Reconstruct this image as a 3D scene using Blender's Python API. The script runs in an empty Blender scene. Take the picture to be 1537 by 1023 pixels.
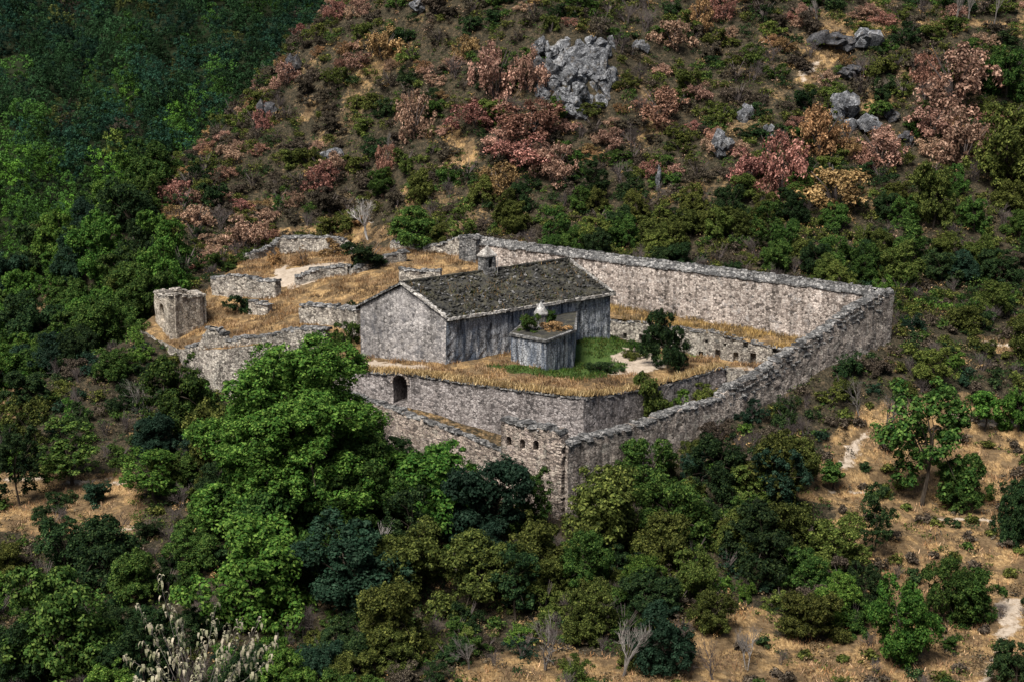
import bpy, bmesh, math, random
import numpy as np
from mathutils import Vector, Matrix
from mathutils.geometry import delaunay_2d_cdt

# ------------------------------------------------------------------ camera, world, sun, exposure
S = bpy.context.scene
COL = S.collection
FPX, CX, CY, PITCH, CAMH = 2365.0, 768.5, 511.5, math.radians(13), 57.0
cam = bpy.data.cameras.new('camera'); cam.sensor_width = 36; cam.lens = 36 * FPX / 1537
cam.clip_start = 1; cam.clip_end = 6000
cam_o = bpy.data.objects.new('camera', cam); COL.objects.link(cam_o)
cam_o.location = (0, 0, CAMH); cam_o.rotation_euler = (math.pi / 2 - PITCH, 0, 0)
S.camera = cam_o
SUN_EL, SUN_AZ = math.radians(56), math.radians(-150)     # azimuth from +Y towards +X: behind the viewer's left shoulder
W = bpy.data.worlds.new('World'); S.world = W; W.use_nodes = True
nt = W.node_tree; bg = nt.nodes['Background']
sky = nt.nodes.new('ShaderNodeTexSky'); sky.sky_type = 'NISHITA'; sky.sun_disc = False
sky.sun_elevation = SUN_EL; sky.sun_rotation = SUN_AZ; sky.air_density = 1.0; sky.dust_density = 2.5
nt.links.new(sky.outputs[0], bg.inputs[0]); bg.inputs[1].default_value = 0.058
sun = bpy.data.lights.new('sun', 'SUN'); sun.energy = 5.0; sun.angle = math.radians(24); sun.color = (1.0, .95, .87)
sun_o = bpy.data.objects.new('sun', sun); COL.objects.link(sun_o)
sd = Vector((math.sin(SUN_AZ) * math.cos(SUN_EL), math.cos(SUN_AZ) * math.cos(SUN_EL), math.sin(SUN_EL)))
sun_o.rotation_euler = sd.to_track_quat('Z', 'Y').to_euler(); sun_o.location = (-60, -60, 200)
S.view_settings.view_transform = 'Standard'; S.view_settings.look = 'None'
S.view_settings.exposure = 0.6; S.view_settings.gamma = 1.0
S.cycles.max_bounces = 5; S.cycles.diffuse_bounces = 2; S.cycles.transmission_bounces = 2
S.cycles.use_denoising = True

# ------------------------------------------------------------------ measuring helpers
CP, SP = math.cos(PITCH), math.sin(PITCH)
def ray(u, v):
    a = (u - CX) / FPX; b = (CY - v) / FPX
    return np.array([a, CP + b * SP, -SP + b * CP])
def at(u, v, d):
    r = ray(u, v); p = r * (d / r[1]); p[2] += CAMH; return p
def on_plane(u, v, A, B):                      # where the sight line of (u, v) meets the upright plane through A and B
    r = ray(u, v); ex, ey = B[0] - A[0], B[1] - A[1]
    t = (A[0] * ey - A[1] * ex) / (r[0] * ey - r[1] * ex)
    return np.array([r[0] * t, r[1] * t, r[2] * t + CAMH])
def project(x, y, z):
    zz = z - CAMH
    f = y * CP - zz * SP; up = y * SP + zz * CP
    return CX + FPX * x / f, CY - FPX * up / f
def inpoly(x, y, P):
    x = np.asarray(x, float); y = np.asarray(y, float)
    r = np.zeros(x.shape, bool); n = len(P); j = n - 1
    for i in range(n):
        xi, yi, xj, yj = P[i][0], P[i][1], P[j][0], P[j][1]
        c = ((yi > y) != (yj > y)) & (x < (xj - xi) * (y - yi) / (yj - yi + 1e-12) + xi)
        r ^= c; j = i
    return r
class TPS:
    def __init__(s, P, lam=0.0):
        P = np.array(P, float); n = len(P); s.xy = P[:, :2] / 100
        d = np.linalg.norm(s.xy[:, None] - s.xy[None], axis=2)
        K = s.k(d) + lam * np.eye(n)
        Q = np.c_[np.ones(n), s.xy]; A = np.zeros((n + 3, n + 3))
        A[:n, :n] = K; A[:n, n:] = Q; A[n:, :n] = Q.T
        s.w = np.linalg.solve(A, np.r_[P[:, 2], 0, 0, 0])
    @staticmethod
    def k(d): return np.where(d > 1e-9, d * d * np.log(np.maximum(d, 1e-9)), 0)
    def __call__(s, x, y):
        x = np.asarray(x, float) / 100; y = np.asarray(y, float) / 100; sh = x.shape
        x = x.ravel(); y = y.ravel(); out = np.empty(len(x)); n = len(s.xy)
        for i in range(0, len(x), 20000):
            a = x[i:i + 20000]; b = y[i:i + 20000]
            d = np.hypot(a[:, None] - s.xy[:, 0], b[:, None] - s.xy[:, 1])
            out[i:i + 20000] = s.k(d) @ s.w[:n] + s.w[n] + s.w[n + 1] * a + s.w[n + 2] * b
        return out.reshape(sh)
_rt = np.random.default_rng(5).random((64, 64))
def vnoise(x, y):                              # smooth value noise 0..1
    xi = np.floor(x).astype(int); yi = np.floor(y).astype(int); fx = x - xi; fy = y - yi
    fx = fx * fx * (3 - 2 * fx); fy = fy * fy * (3 - 2 * fy)
    g = lambda a, b: _rt[a % 64, b % 64]
    return (g(xi, yi) * (1 - fx) + g(xi + 1, yi) * fx) * (1 - fy) + (g(xi, yi + 1) * (1 - fx) + g(xi + 1, yi + 1) * fx) * fy

# ------------------------------------------------------------------ object helpers
def mk(name, V, F, mats, parent=None, smooth=False, midx=None, link=True):
    me = bpy.data.meshes.new(name)
    V = np.asarray(V, float)
    if parent is not None: V = V - np.array(parent.location)
    if isinstance(F, np.ndarray):
        n, k = F.shape
        me.vertices.add(len(V)); me.vertices.foreach_set('co', V.astype(np.float32).ravel())
        me.loops.add(n * k); me.loops.foreach_set('vertex_index', F.astype(np.int32).ravel())
        me.polygons.add(n); me.polygons.foreach_set('loop_start', np.arange(0, n * k, k, dtype=np.int32))
        me.update(calc_edges=True)
    else:
        me.from_pydata([tuple(p) for p in V], [], [tuple(int(i) for i in f) for f in F])
    for m in (mats if isinstance(mats, (list, tuple)) else [mats]): me.materials.append(m)
    if midx is not None: me.polygons.foreach_set('material_index', np.asarray(midx, np.int32))
    if smooth: me.polygons.foreach_set('use_smooth', np.ones(len(me.polygons), bool))
    me.validate()
    o = bpy.data.objects.new(name, me)
    if link: COL.objects.link(o)
    if parent is not None: o.parent = parent
    return o
def empty(name, loc):
    o = bpy.data.objects.new(name, None); o.empty_display_size = .5; o.location = [float(c) for c in loc]; COL.objects.link(o); return o
def tag(o, label=None, cat=None, group=None, kind=None):
    if label: o['label'] = label
    if cat: o['category'] = cat
    if group: o['group'] = group
    if kind or label: o['kind'] = kind or 'thing'
    return o
class MB:                                      # collects pieces of one mesh
    def __init__(s): s.V = []; s.F = []; s.M = []; s.n = 0
    def add(s, V, F, m=0):
        V = np.asarray(V, float); s.V.append(V); s.F += [tuple(int(i) + s.n for i in f) for f in F]; s.M += [m] * len(F); s.n += len(V)
    def build(s, name, mats, parent=None, smooth=False): return mk(name, np.concatenate(s.V), s.F, mats, parent, smooth, s.M)
BOXF = [(0, 3, 2, 1), (4, 5, 6, 7), (0, 1, 5, 4), (1, 2, 6, 5), (2, 3, 7, 6), (3, 0, 4, 7)]
def slab(rng, c, ex, ey, l, w, h, j=.15, tilt=.06):   # a rough stone block
    ez = np.array([0, 0, 1.0]); ex = np.append(ex, 0) + ez * rng.normal(0, tilt); ey = np.append(ey, 0) + ez * rng.normal(0, tilt)
    V = []
    for z in (0, 1):
        for a, b in ((-1, -1), (1, -1), (1, 1), (-1, 1)):
            s_ = 1 - z * rng.uniform(.05, .3)
            V.append(c + ex * a * l / 2 * s_ * (1 + rng.normal(0, j)) + ey * b * w / 2 * s_ * (1 + rng.normal(0, j)) + ez * (z * h * (1 + rng.normal(0, j))))
    return V, BOXF
def hull_rock(rng, c, r, n=16):
    P = rng.normal(size=(n, 3)); P /= np.linalg.norm(P, axis=1)[:, None]; P *= rng.uniform(.75, 1.1, (n, 1)); P = P * np.asarray(r) + c
    bm = bmesh.new()
    for p in P: bm.verts.new(p)
    bmesh.ops.convex_hull(bm, input=bm.verts)
    for v in [v for v in bm.verts if not v.link_faces]: bm.verts.remove(v)
    bm.verts.index_update()
    V = [tuple(v.co) for v in bm.verts]; F = [tuple(v.index for v in f.verts) for f in bm.faces]; bm.free()
    return V, F
def tube(P, R, k=5):
    P = [np.asarray(p, float) for p in P]; V = []; F = []
    for i, p in enumerate(P):
        t = P[min(i + 1, len(P) - 1)] - P[max(i - 1, 0)]; t /= np.linalg.norm(t) + 1e-9
        a = np.cross(t, (0.3, .9, .1)); a /= np.linalg.norm(a) + 1e-9; b = np.cross(t, a)
        for q in range(k):
            w = 2 * math.pi * q / k; V.append(p + R[i] * (a * math.cos(w) + b * math.sin(w)))
    for i in range(len(P) - 1):
        for q in range(k): F.append((i * k + q, i * k + (q + 1) % k, (i + 1) * k + (q + 1) % k, (i + 1) * k + q))
    F.append(tuple(range((len(P) - 1) * k, len(P) * k)))
    return V, F

# ------------------------------------------------------------------ materials
def nodes(name):
    m = bpy.data.materials.new(name); m.use_nodes = True; t = m.node_tree; t.nodes.clear()
    out = t.nodes.new('ShaderNodeOutputMaterial')
    def N(ty, ins=None, **kw):
        n = t.nodes.new('ShaderNode' + ty)
        for k, v in kw.items(): setattr(n, k, v)
        for k, v in (ins or {}).items():
            s = n.inputs[k]
            if hasattr(v, 'is_output'): t.links.new(v, s)
            else: s.default_value = (*v, 1) if isinstance(v, tuple) and len(v) == 3 and s.type == 'RGBA' else v
        return n
    def ramp(fac, stops, interp='LINEAR'):
        r = N('ValToRGB', {'Fac': fac}); e = r.color_ramp; e.interpolation = interp
        while len(e.elements) < len(stops): e.elements.new(.5)
        for el, (p, c) in zip(e.elements, stops): el.position = p; el.color = (*c, 1) if isinstance(c, tuple) else (c, c, c, 1)
        return r.outputs[0]
    def mix(f, a, b, bt='MIX'):
        n = N('MixRGB', {'Fac': f, 'Color1': a, 'Color2': b}, blend_type=bt); return n.outputs[0]
    def mapped(co, sc):
        return N('Mapping', {'Vector': co, 'Scale': sc}).outputs[0]
    return m, t, out, N, ramp, mix, mapped
def leaf_mat(name, c1, c2, c3, trans=.28, far=False):
    m, t, out, N, ramp, mix, mapped = nodes(name)
    g = N('NewGeometry'); oi = N('ObjectInfo'); tc = N('TexCoord')
    isl = g.outputs['Random Per Island']
    col = ramp(isl, [(0, c1), (.55, c2), (1, c3)])
    no = N('TexNoise', {'Vector': tc.outputs['Object'], 'Scale': .55, 'Detail': 3})
    v = N('MapRange', {0: no.outputs['Fac'], 1: .3, 2: .7, 3: .6, 4: 1.35}).outputs[0]
    ov = N('MapRange', {0: oi.outputs['Random'], 1: 0, 2: 1, 3: .68, 4: 1.3}).outputs[0]
    vv = N('Math', {0: v, 1: ov}, operation='MULTIPLY').outputs[0]
    if far: vv = N('Math', {0: v, 1: N('Attribute', attribute_name='tint').outputs['Fac']}, operation='MULTIPLY').outputs[0]
    h7 = N('Math', {0: oi.outputs['Random'], 1: 7.31}, operation='MULTIPLY').outputs[0]
    h1 = N('Math', {0: h7}, operation='FRACT').outputs[0]
    hu = N('MapRange', {0: h1, 1: 0, 2: 1, 3: .485, 4: .512}).outputs[0]
    hs = N('HueSaturation', {'Hue': hu, 'Saturation': 1.0, 'Value': vv, 'Color': col}).outputs[0]
    d = N('BsdfPrincipled', {'Base Color': hs, 'Roughness': .7, 'Specular IOR Level': .08})
    tr = N('BsdfTranslucent', {'Color': hs})
    ms = N('MixShader', {0: trans, 1: d.outputs[0], 2: tr.outputs[0]})
    t.links.new(ms.outputs[0], out.inputs[0]); return m
def bark_mat(name, c1, c2):
    m, t, out, N, ramp, mix, mapped = nodes(name)
    tc = N('TexCoord'); no = N('TexNoise', {'Vector': mapped(tc.outputs['Object'], (3, 3, .7)), 'Scale': 3, 'Detail': 5})
    b = N('BsdfPrincipled', {'Base Color': ramp(no.outputs['Fac'], [(.3, c1), (.7, c2)]), 'Roughness': .9, 'Specular IOR Level': .1})
    t.links.new(b.outputs[0], out.inputs[0]); return m
def stone_mat(name, cols, joint, sc=1.9, flat=1.7, bump=.5, streak=None, weather=.45, patch=None, rot=0.0):
    sc *= 1.35; cols = [tuple(min(.66, x * 1.14) for x in c) for c in cols]
    m, t, out, N, ramp, mix, mapped = nodes(name)
    tc = N('TexCoord'); co = tc.outputs['Object']
    w = N('TexNoise', {'Vector': co, 'Scale': 1.3, 'Detail': 2})
    cw = N('MixRGB', {'Fac': .16, 'Color1': co, 'Color2': w.outputs['Color']}, blend_type='ADD').outputs[0]
    mp = N('Mapping', {'Vector': cw, 'Scale': (1, 1, flat), 'Rotation': (0, 0, rot)}).outputs[0]
    vo = N('TexVoronoi', {'Vector': mp, 'Scale': sc, 'Randomness': .9})
    ve = N('TexVoronoi', {'Vector': mp, 'Scale': sc, 'Randomness': .9}, feature='DISTANCE_TO_EDGE')
    sx = N('SeparateColor', {0: vo.outputs['Color']})
    n = len(cols); base = ramp(sx.outputs[0], [(i / (n - 1), c) for i, c in enumerate(cols)])
    fine = N('TexNoise', {'Vector': co, 'Scale': 7, 'Detail': 6, 'Roughness': .7})
    base = mix(.8, base, ramp(fine.outputs['Fac'], [(.34, .3), (.52, 1.0), (.7, 1.5)]), 'MULTIPLY')
    e = ramp(ve.outputs['Distance'], [(0.0, 0.0), (.10, 1.0)])
    pit = N('TexVoronoi', {'Vector': mapped(co, (1, 1, 1.5)), 'Scale': 1.5 * sc / 2.3, 'Randomness': 1.0})
    px = N('SeparateColor', {0: pit.outputs['Color']})
    pf = N('Math', {0: px.outputs[1], 1: .80}, operation='GREATER_THAN').outputs[0]
    pd = ramp(pit.outputs['Distance'], [(.12, 1.0), (.24, 0.0)])
    base = mix(N('Math', {0: pf, 1: pd}, operation='MULTIPLY').outputs[0], base, (.02, .018, .017))
    # joints are open and dark in places, filled with pale mortar in others
    jn = N('TexNoise', {'Vector': co, 'Scale': .5, 'Detail': 3})
    jc = mix(ramp(jn.outputs['Fac'], [(.4, 0.0), (.62, 1.0)]), joint, tuple(min(1, c * 3.2) for c in joint))
    base = mix(e, jc, base)
    big = N('TexNoise', {'Vector': co, 'Scale': .16, 'Detail': 6, 'Roughness': .65})
    base = mix(weather, base, ramp(big.outputs['Fac'], [(.32, .35), (.5, .9), (.68, 1.3)]), 'MULTIPLY')
    dv = N('TexNoise', {'Vector': mapped(co, (.55, .55, .07)), 'Scale': 1.0, 'Detail': 5, 'Roughness': .7})
    base = mix(.8, base, ramp(dv.outputs['Fac'], [(.34, .32), (.47, .9), (.62, 1.2)]), 'MULTIPLY')
    lc_ = N('TexNoise', {'Vector': co, 'Scale': .75, 'Detail': 7, 'Roughness': .8})
    base = mix(ramp(lc_.outputs['Fac'], [(.54, 0.0), (.66, .35)]), base, tuple(min(.62, c * 1.35) for c in cols[-2]))
    base = mix(ramp(lc_.outputs['Fac'], [(.34, .75), (.43, 0.0)]), base, tuple(c * .25 for c in cols[-1]))
    if patch:
        pn = N('TexNoise', {'Vector': mapped(co, (1, 1, .8)), 'Scale': .33, 'Detail': 5, 'Roughness': .75})
        base = mix(ramp(pn.outputs['Fac'], [(.52, 0.0), (.66, .75)]), base, patch)
    if streak:
        s1 = N('TexNoise', {'Vector': mapped(cw, (.62, .62, .10)), 'Scale': 1.0, 'Detail': 4, 'Roughness': .6})
        s2 = N('TexNoise', {'Vector': mapped(cw, (1.5, 1.5, .26)), 'Scale': 1.0, 'Detail': 4, 'Roughness': .6})
        s3 = N('TexNoise', {'Vector': mapped(co, (.35, .35, .22)), 'Scale': 1.0, 'Detail': 4, 'Roughness': .6})
        s4 = N('TexNoise', {'Vector': mapped(co, (1.9, 1.9, .5)), 'Scale': 1.0, 'Detail': 6, 'Roughness': .75})
        base = mix(ramp(s1.outputs['Fac'], [(.38, .9), (.5, .5), (.58, .03)]), base, streak)
        lw = N('Math', {0: ramp(s2.outputs['Fac'], [(.48, 0.0), (.58, .9)]), 1: ramp(s3.outputs['Fac'], [(.42, .15), (.6, 1.0)])}, operation='MULTIPLY').outputs[0]
        base = mix(lw, base, (.5, .51, .53))
        base = mix(ramp(s2.outputs['Fac'], [(.33, .85), (.44, 0.0)]), base, (.014, .016, .022))
        base = mix(.75, base, ramp(s4.outputs['Fac'], [(.34, .3), (.5, .95), (.66, 1.6)]), 'MULTIPLY')
        base = mix(.55, base, ramp(ve.outputs['Distance'], [(0, .3), (.09, 1.05)]), 'MULTIPLY')
    ht = N('Math', {0: e, 1: fine.outputs['Fac']}, operation='ADD').outputs[0]
    ht = N('Math', {0: ht, 1: sx.outputs[1]}, operation='ADD').outputs[0]
    bp = N('Bump', {'Strength': bump, 'Distance': .22, 'Height': ht})
    b = N('BsdfPrincipled', {'Base Color': base, 'Roughness': .92, 'Specular IOR Level': .15, 'Normal': bp.outputs[0]})
    t.links.new(b.outputs[0], out.inputs[0]); return m
def ground_mat(name):                          # soil, litter, dry grass; attribute 'dry' says where the straw lies, 'pale' bare trodden earth, 'lush' green turf
    m, t, out, N, ramp, mix, mapped = nodes(name)
    tc = N('TexCoord'); co = tc.outputs['Object']
    n1 = N('TexNoise', {'Vector': co, 'Scale': .12, 'Detail': 8, 'Roughness': .7})
    n2 = N('TexNoise', {'Vector': co, 'Scale': 1.1, 'Detail': 8, 'Roughness': .75})
    n3 = N('TexNoise', {'Vector': mapped(co, (2.5, .7, 1)), 'Scale': 1.6, 'Detail': 6, 'Roughness': .8})
    n5 = N('TexNoise', {'Vector': co, 'Scale': 3.2, 'Detail': 6, 'Roughness': .8})
    soil = mix(.85, ramp(n2.outputs['Fac'], [(.3, (.012, .012, .008)), (.5, (.036, .031, .02)), (.7, (.095, .068, .042))]), ramp(n5.outputs['Fac'], [(.36, .25), (.5, .9), (.62, 2.0)]), 'MULTIPLY')
    straw = ramp(n3.outputs['Fac'], [(.25, (.05, .033, .016)), (.42, (.18, .112, .05)), (.55, (.36, .235, .11)), (.75, (.58, .43, .24))])
    straw = mix(.55, straw, ramp(n1.outputs['Fac'], [(.32, .3), (.5, .95), (.68, 1.35)]), 'MULTIPLY')
    a = N('Attribute', attribute_name='dry').outputs['Fac']
    am = N('Math', {0: n2.outputs['Fac'], 1: .5}, operation='SUBTRACT').outputs[0]
    am = N('Math', {0: am, 1: 1.6}, operation='MULTIPLY').outputs[0]
    af = N('Math', {0: a, 1: am}, operation='ADD', use_clamp=True).outputs[0]
    n4 = N('TexNoise', {'Vector': co, 'Scale': .3, 'Detail': 7, 'Roughness': .75})
    litter = ramp(n2.outputs['Fac'], [(.3, (.035, .024, .014)), (.5, (.105, .072, .04)), (.7, (.22, .155, .09))])
    straw = mix(ramp(n4.outputs['Fac'], [(.43, 0.0), (.53, .92)]), straw, litter)
    base = mix(ramp(af, [(.25, 0.0), (.6, 1.0)]), soil, straw)
    p = N('Attribute', attribute_name='pale').outputs['Fac']
    pf = N('Math', {0: p, 1: am}, operation='ADD', use_clamp=True).outputs[0]
    earth = ramp(n2.outputs['Fac'], [(.3, (.25, .2, .15)), (.7, (.5, .42, .34))])
    base = mix(ramp(pf, [(.35, 0.0), (.6, 1.0)]), base, earth)
    l = N('Attribute', attribute_name='lush').outputs['Fac']
    lf = N('Math', {0: l, 1: am}, operation='ADD', use_clamp=True).outputs[0]
    base = mix(ramp(lf, [(.3, 0.0), (.6, 1.0)]), base, ramp(n3.outputs['Fac'], [(.3, (.02, .045, .012)), (.7, (.09, .14, .035))]))
    bp = N('Bump', {'Strength': .8, 'Distance': .5, 'Height': n2.outputs['Fac']})
    b = N('BsdfPrincipled', {'Base Color': base, 'Roughness': .95, 'Specular IOR Level': .1, 'Normal': bp.outputs[0]})
    t.links.new(b.outputs[0], out.inputs[0]); return m
def rock_mat(name, c1, c2, c3):
    m, t, out, N, ramp, mix, mapped = nodes(name)
    tc = N('TexCoord'); co = tc.outputs['Object']
    n1 = N('TexNoise', {'Vector': co, 'Scale': .8, 'Detail': 9, 'Roughness': .75, 'Distortion': 1.2})
    n2 = N('TexNoise', {'Vector': co, 'Scale': 3.5, 'Detail': 6, 'Roughness': .7})
    v = N('TexVoronoi', {'Vector': co, 'Scale': .9}, feature='DISTANCE_TO_EDGE')
    base = ramp(n1.outputs['Fac'], [(.34, c1), (.5, c2), (.64, c3)])
    base = mix(.6, base, ramp(n2.outputs['Fac'], [(.35, .3), (.65, 1.3)]), 'MULTIPLY')
    base = mix(.75, base, ramp(v.outputs['Distance'], [(0, .25), (.07, 1.0)]), 'MULTIPLY')
    n6 = N('TexNoise', {'Vector': co, 'Scale': .45, 'Detail': 7, 'Roughness': .8})
    base = mix(ramp(n6.outputs['Fac'], [(.54, 0.0), (.66, .55)]), base, (.16, .12, .07))
    base = mix(ramp(n6.outputs['Fac'], [(.33, .7), (.42, 0.0)]), base, (.02, .024, .016))
    h = N('Math', {0: n1.outputs['Fac'], 1: n2.outputs['Fac']}, operation='ADD').outputs[0]
    bp = N('Bump', {'Strength': .9, 'Distance': .6, 'Height': h})
    b = N('BsdfPrincipled', {'Base Color': base, 'Roughness': .9, 'Specular IOR Level': .2, 'Normal': bp.outputs[0]})
    t.links.new(b.outputs[0], out.inputs[0]); return m
def roof_mat(name):
    m, t, out, N, ramp, mix, mapped = nodes(name)
    tc = N('TexCoord'); co = tc.outputs['Object']
    n1 = N('TexNoise', {'Vector': co, 'Scale': .7, 'Detail': 7, 'Roughness': .7})
    n2 = N('TexNoise', {'Vector': co, 'Scale': 4, 'Detail': 6, 'Roughness': .75})
    base = ramp(n1.outputs['Fac'], [(.3, (.016, .016, .015)), (.48, (.05, .049, .045)), (.6, (.075, .07, .05)), (.75, (.17, .165, .15))])
    base = mix(.7, base, ramp(n2.outputs['Fac'], [(.35, .3), (.6, 1.2), (.72, 2.2)]), 'MULTIPLY')
    bp = N('Bump', {'Strength': .8, 'Distance': .25, 'Height': n2.outputs['Fac']})
    b = N('BsdfPrincipled', {'Base Color': base, 'Roughness': .95, 'Specular IOR Level': .1, 'Normal': bp.outputs[0]})
    t.links.new(b.outputs[0], out.inputs[0]); return m
PINK = [(.08, .068, .06), (.29, .242, .212), (.42, .36, .32), (.53, .465, .415), (.36, .31, .275)]
MIXED = [(.07, .06, .053), (.24, .2, .175), (.36, .305, .265), (.46, .4, .35), (.28, .245, .22)]
GREY = [(.07, .065, .065), (.2, .18, .175), (.3, .27, .26), (.38, .35, .34), (.25, .22, .21)]
M = {}
M['wall_pink'] = stone_mat('rubble_pink', PINK, (.085, .07, .062), 1.6, 1.3, .6, weather=.35)
M['wall_mixed'] = stone_mat('rubble_mixed', MIXED, (.06, .052, .047), 1.5, 1.45, .7, weather=.5)
M['wall_grey'] = stone_mat('rubble_grey', GREY, (.06, .052, .05), 1.6, 1.4, .6, weather=.5)
M['wall_layer'] = stone_mat('rubble_coursed', [(.07, .06, .055), (.25, .2, .17), (.4, .33, .28), (.46, .39, .33), (.28, .23, .21)], (.05, .042, .037), 1.2, 2.3, .7, weather=.45)
M['ruin'] = stone_mat('rubble_ruin', [(.09, .08, .07), (.28, .25, .22), (.4, .36, .31), (.47, .43, .37), (.2, .18, .16)], (.06, .052, .045), 1.5, 1.5, .7, weather=.5)
M['ruin_pale'] = stone_mat('rubble_pale', [(.2, .17, .14), (.42, .37, .3), (.52, .46, .38), (.36, .31, .26)], (.09, .075, .06), 1.1, 1.4, .7, weather=.35)
M['gable'] = stone_mat('church_gable_stone', [(.09, .085, .085), (.25, .235, .23), (.33, .31, .30), (.4, .375, .36), (.2, .19, .19)], (.075, .07, .07), 1.5, 1.3, .45, weather=.5, patch=(.1, .1, .11))
M['stained'] = stone_mat('church_stained_stone', [(.2, .208, .225), (.32, .33, .35), (.42, .425, .44)], (.07, .07, .075), 1.3, 1.5, .6, streak=(.062, .085, .125), weather=.4)
M['coping'] = stone_mat('coping_stone', [(.05, .05, .052), (.13, .13, .13), (.22, .215, .21), (.3, .29, .28)], (.03, .03, .03), 1.3, 1.6, .7, weather=.6)
M['pale_stone'] = stone_mat('pale_edge_stone', [(.25, .23, .21), (.42, .4, .37), (.55, .52, .48)], (.1, .09, .085), 1.4, 1.0, .5, weather=.4)
M['lantern'] = stone_mat('lantern_stone', [(.13, .13, .128), (.2, .199, .194), (.27, .266, .258)], (.25, .24, .23), .8, 1.0, .3, weather=.3)
M['roof'] = roof_mat('roof_earth_and_slabs')
M['ground'] = ground_mat('hillside_ground')
M['rock'] = rock_mat('grey_rock', (.03, .032, .037), (.16, .166, .18), (.5, .51, .53))
M['dark_rock'] = rock_mat('dark_rock', (.02, .02, .023), (.075, .075, .082), (.2, .2, .21))
M['bark'] = bark_mat('bark_dark', (.02, .016, .012), (.07, .056, .044))
M['bark_grey'] = bark_mat('bark_grey', (.08, .072, .066), (.21, .19, .175))
M['bark_white'] = bark_mat('bark_bleached', (.3, .28, .26), (.55, .52, .5))
M['twig'] = bark_mat('twig_grey_brown', (.045, .037, .034), (.12, .10, .095))
M['forest_floor'] = bark_mat('forest_floor_litter_shade', (.006, .009, .004), (.02, .026, .011))  # litter colour darkened to paint in the shade between the forest crowns
L = {}
L['bright'] = leaf_mat('leaves_bright_green', (.016, .05, .008), (.05, .115, .018), (.13, .21, .04))
L['mid'] = leaf_mat('leaves_mid_green', (.011, .032, .007), (.034, .075, .015), (.10, .155, .034))
L['dark'] = leaf_mat('leaves_dark_green', (.006, .017, .007), (.016, .036, .012), (.05, .08, .026))
L['teal'] = leaf_mat('leaves_blue_green', (.006, .018, .010), (.013, .033, .019), (.036, .066, .04))
L['olive'] = leaf_mat('leaves_olive', (.016, .024, .006), (.055, .07, .015), (.155, .17, .042))
L['lime'] = leaf_mat('leaves_yellow_green', (.024, .044, .009), (.07, .10, .02), (.17, .2, .05))
L['red'] = leaf_mat('leaves_rust_red', (.07, .038, .026), (.27, .125, .092), (.52, .30, .23))
L['pink'] = leaf_mat('leaves_dusty_pink', (.08, .052, .033), (.34, .20, .14), (.6, .41, .30))
L['tan'] = leaf_mat('leaves_dry_tan', (.07, .048, .02), (.26, .155, .07), (.48, .32, .16))
L['brown'] = leaf_mat('leaves_dull_brown', (.022, .018, .013), (.062, .05, .036), (.15, .125, .09))
L['straw'] = leaf_mat('straw_grass', (.17, .11, .052), (.38, .255, .13), (.62, .46, .27), .2)
L['dull'] = leaf_mat('dead_weeds', (.06, .042, .024), (.13, .09, .05), (.24, .17, .1), .2)
L['gold'] = leaf_mat('ochre_grass', (.14, .08, .028), (.31, .19, .075), (.5, .33, .15), .2)
L['pale'] = leaf_mat('leaves_pale_withered', (.3, .32, .17), (.55, .53, .36), (.75, .66, .5), .35)

FAR = {k: leaf_mat('far_leaves_' + k, tuple(c * .72 for c in q), q, tuple(c * 1.45 for c in q), .2, True) for k, q in {'teal': (.012, .035, .022), 'dark': (.014, .038, .014), 'mid': (.03, .078, .015), 'bright': (.055, .135, .018), 'brown': (.055, .048, .034), 'olive': (.045, .056, .016), 'lime': (.07, .10, .02)}.items()}

# ------------------------------------------------------------------ the lie of the land
NEAR = np.array([at(845, 665, 205)[0], 205.0]); RIGHT = np.array([at(1337, 427, 250)[0], 250.0])
FARL = np.array([at(728, 356, 288)[0], 288.0]); LEFT = np.array([at(600, 615, 222)[0], 222.0])
TER1 = np.array([at(880, 593, 214)[0], 214.0]); TER0 = np.array([at(560, 556, 228)[0], 228.0]); TER2 = np.array([at(1090, 549, 234)[0], 234.0])
cp = []
for u, v, d in [(0, 590, 270), (-250, 600, 275), (100, 740, 217), (-250, 850, 195), (0, 850, 195), (0, 1023, 169), (300, 1023, 166), (-300, 1060, 165), (500, 1000, 168), (330, 800, 200),
                (600, 900, 184), (850, 990, 168), (845, 785, 203.5), (1100, 900, 184), (760, 775, 206), (960, 735, 211), (1060, 665, 219), (1130, 622, 227.5), (1250, 552, 239), (1345, 516, 249),
                (1300, 700, 222), (1400, 800, 203), (1500, 950, 178), (1300, 1010, 168), (1700, 980, 174), (1450, 640, 233), (1620, 640, 233), (1500, 527, 257), (1640, 527, 258), (1530, 485, 268),
                (1450, 400, 288), (1650, 400, 290), (1450, 200, 326), (1650, 200, 330), (1450, 0, 368), (1650, 0, 372), (1250, 395, 282), (1250, 200, 324), (1250, 0, 366),
                (1100, 380, 286), (1100, 200, 322), (1100, 0, 364), (1000, 120, 340), (850, 345, 297), (850, 172, 329), (850, 50, 342), (850, 0, 356), (700, 330, 306), (700, 120, 342),
                (600, 338, 312), (600, 200, 338), (600, 0, 376), (510, 0, 396), (450, 75, 382), (400, 170, 364), (330, 236, 349), (250, 298, 332), (180, 358, 314), (480, 200, 352), (400, 300, 332), (330, 330, 320),
                (430, 366, 316), (300, 400, 300), (530, 350, 318), (215, 520, 262), (330, 600, 249), (450, 640, 234), (560, 700, 217), (700, 760, 208), (100, 560, 290), (170, 500, 290), (250, 430, 292)]:
    cp.append(at(u, v, d))
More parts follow.
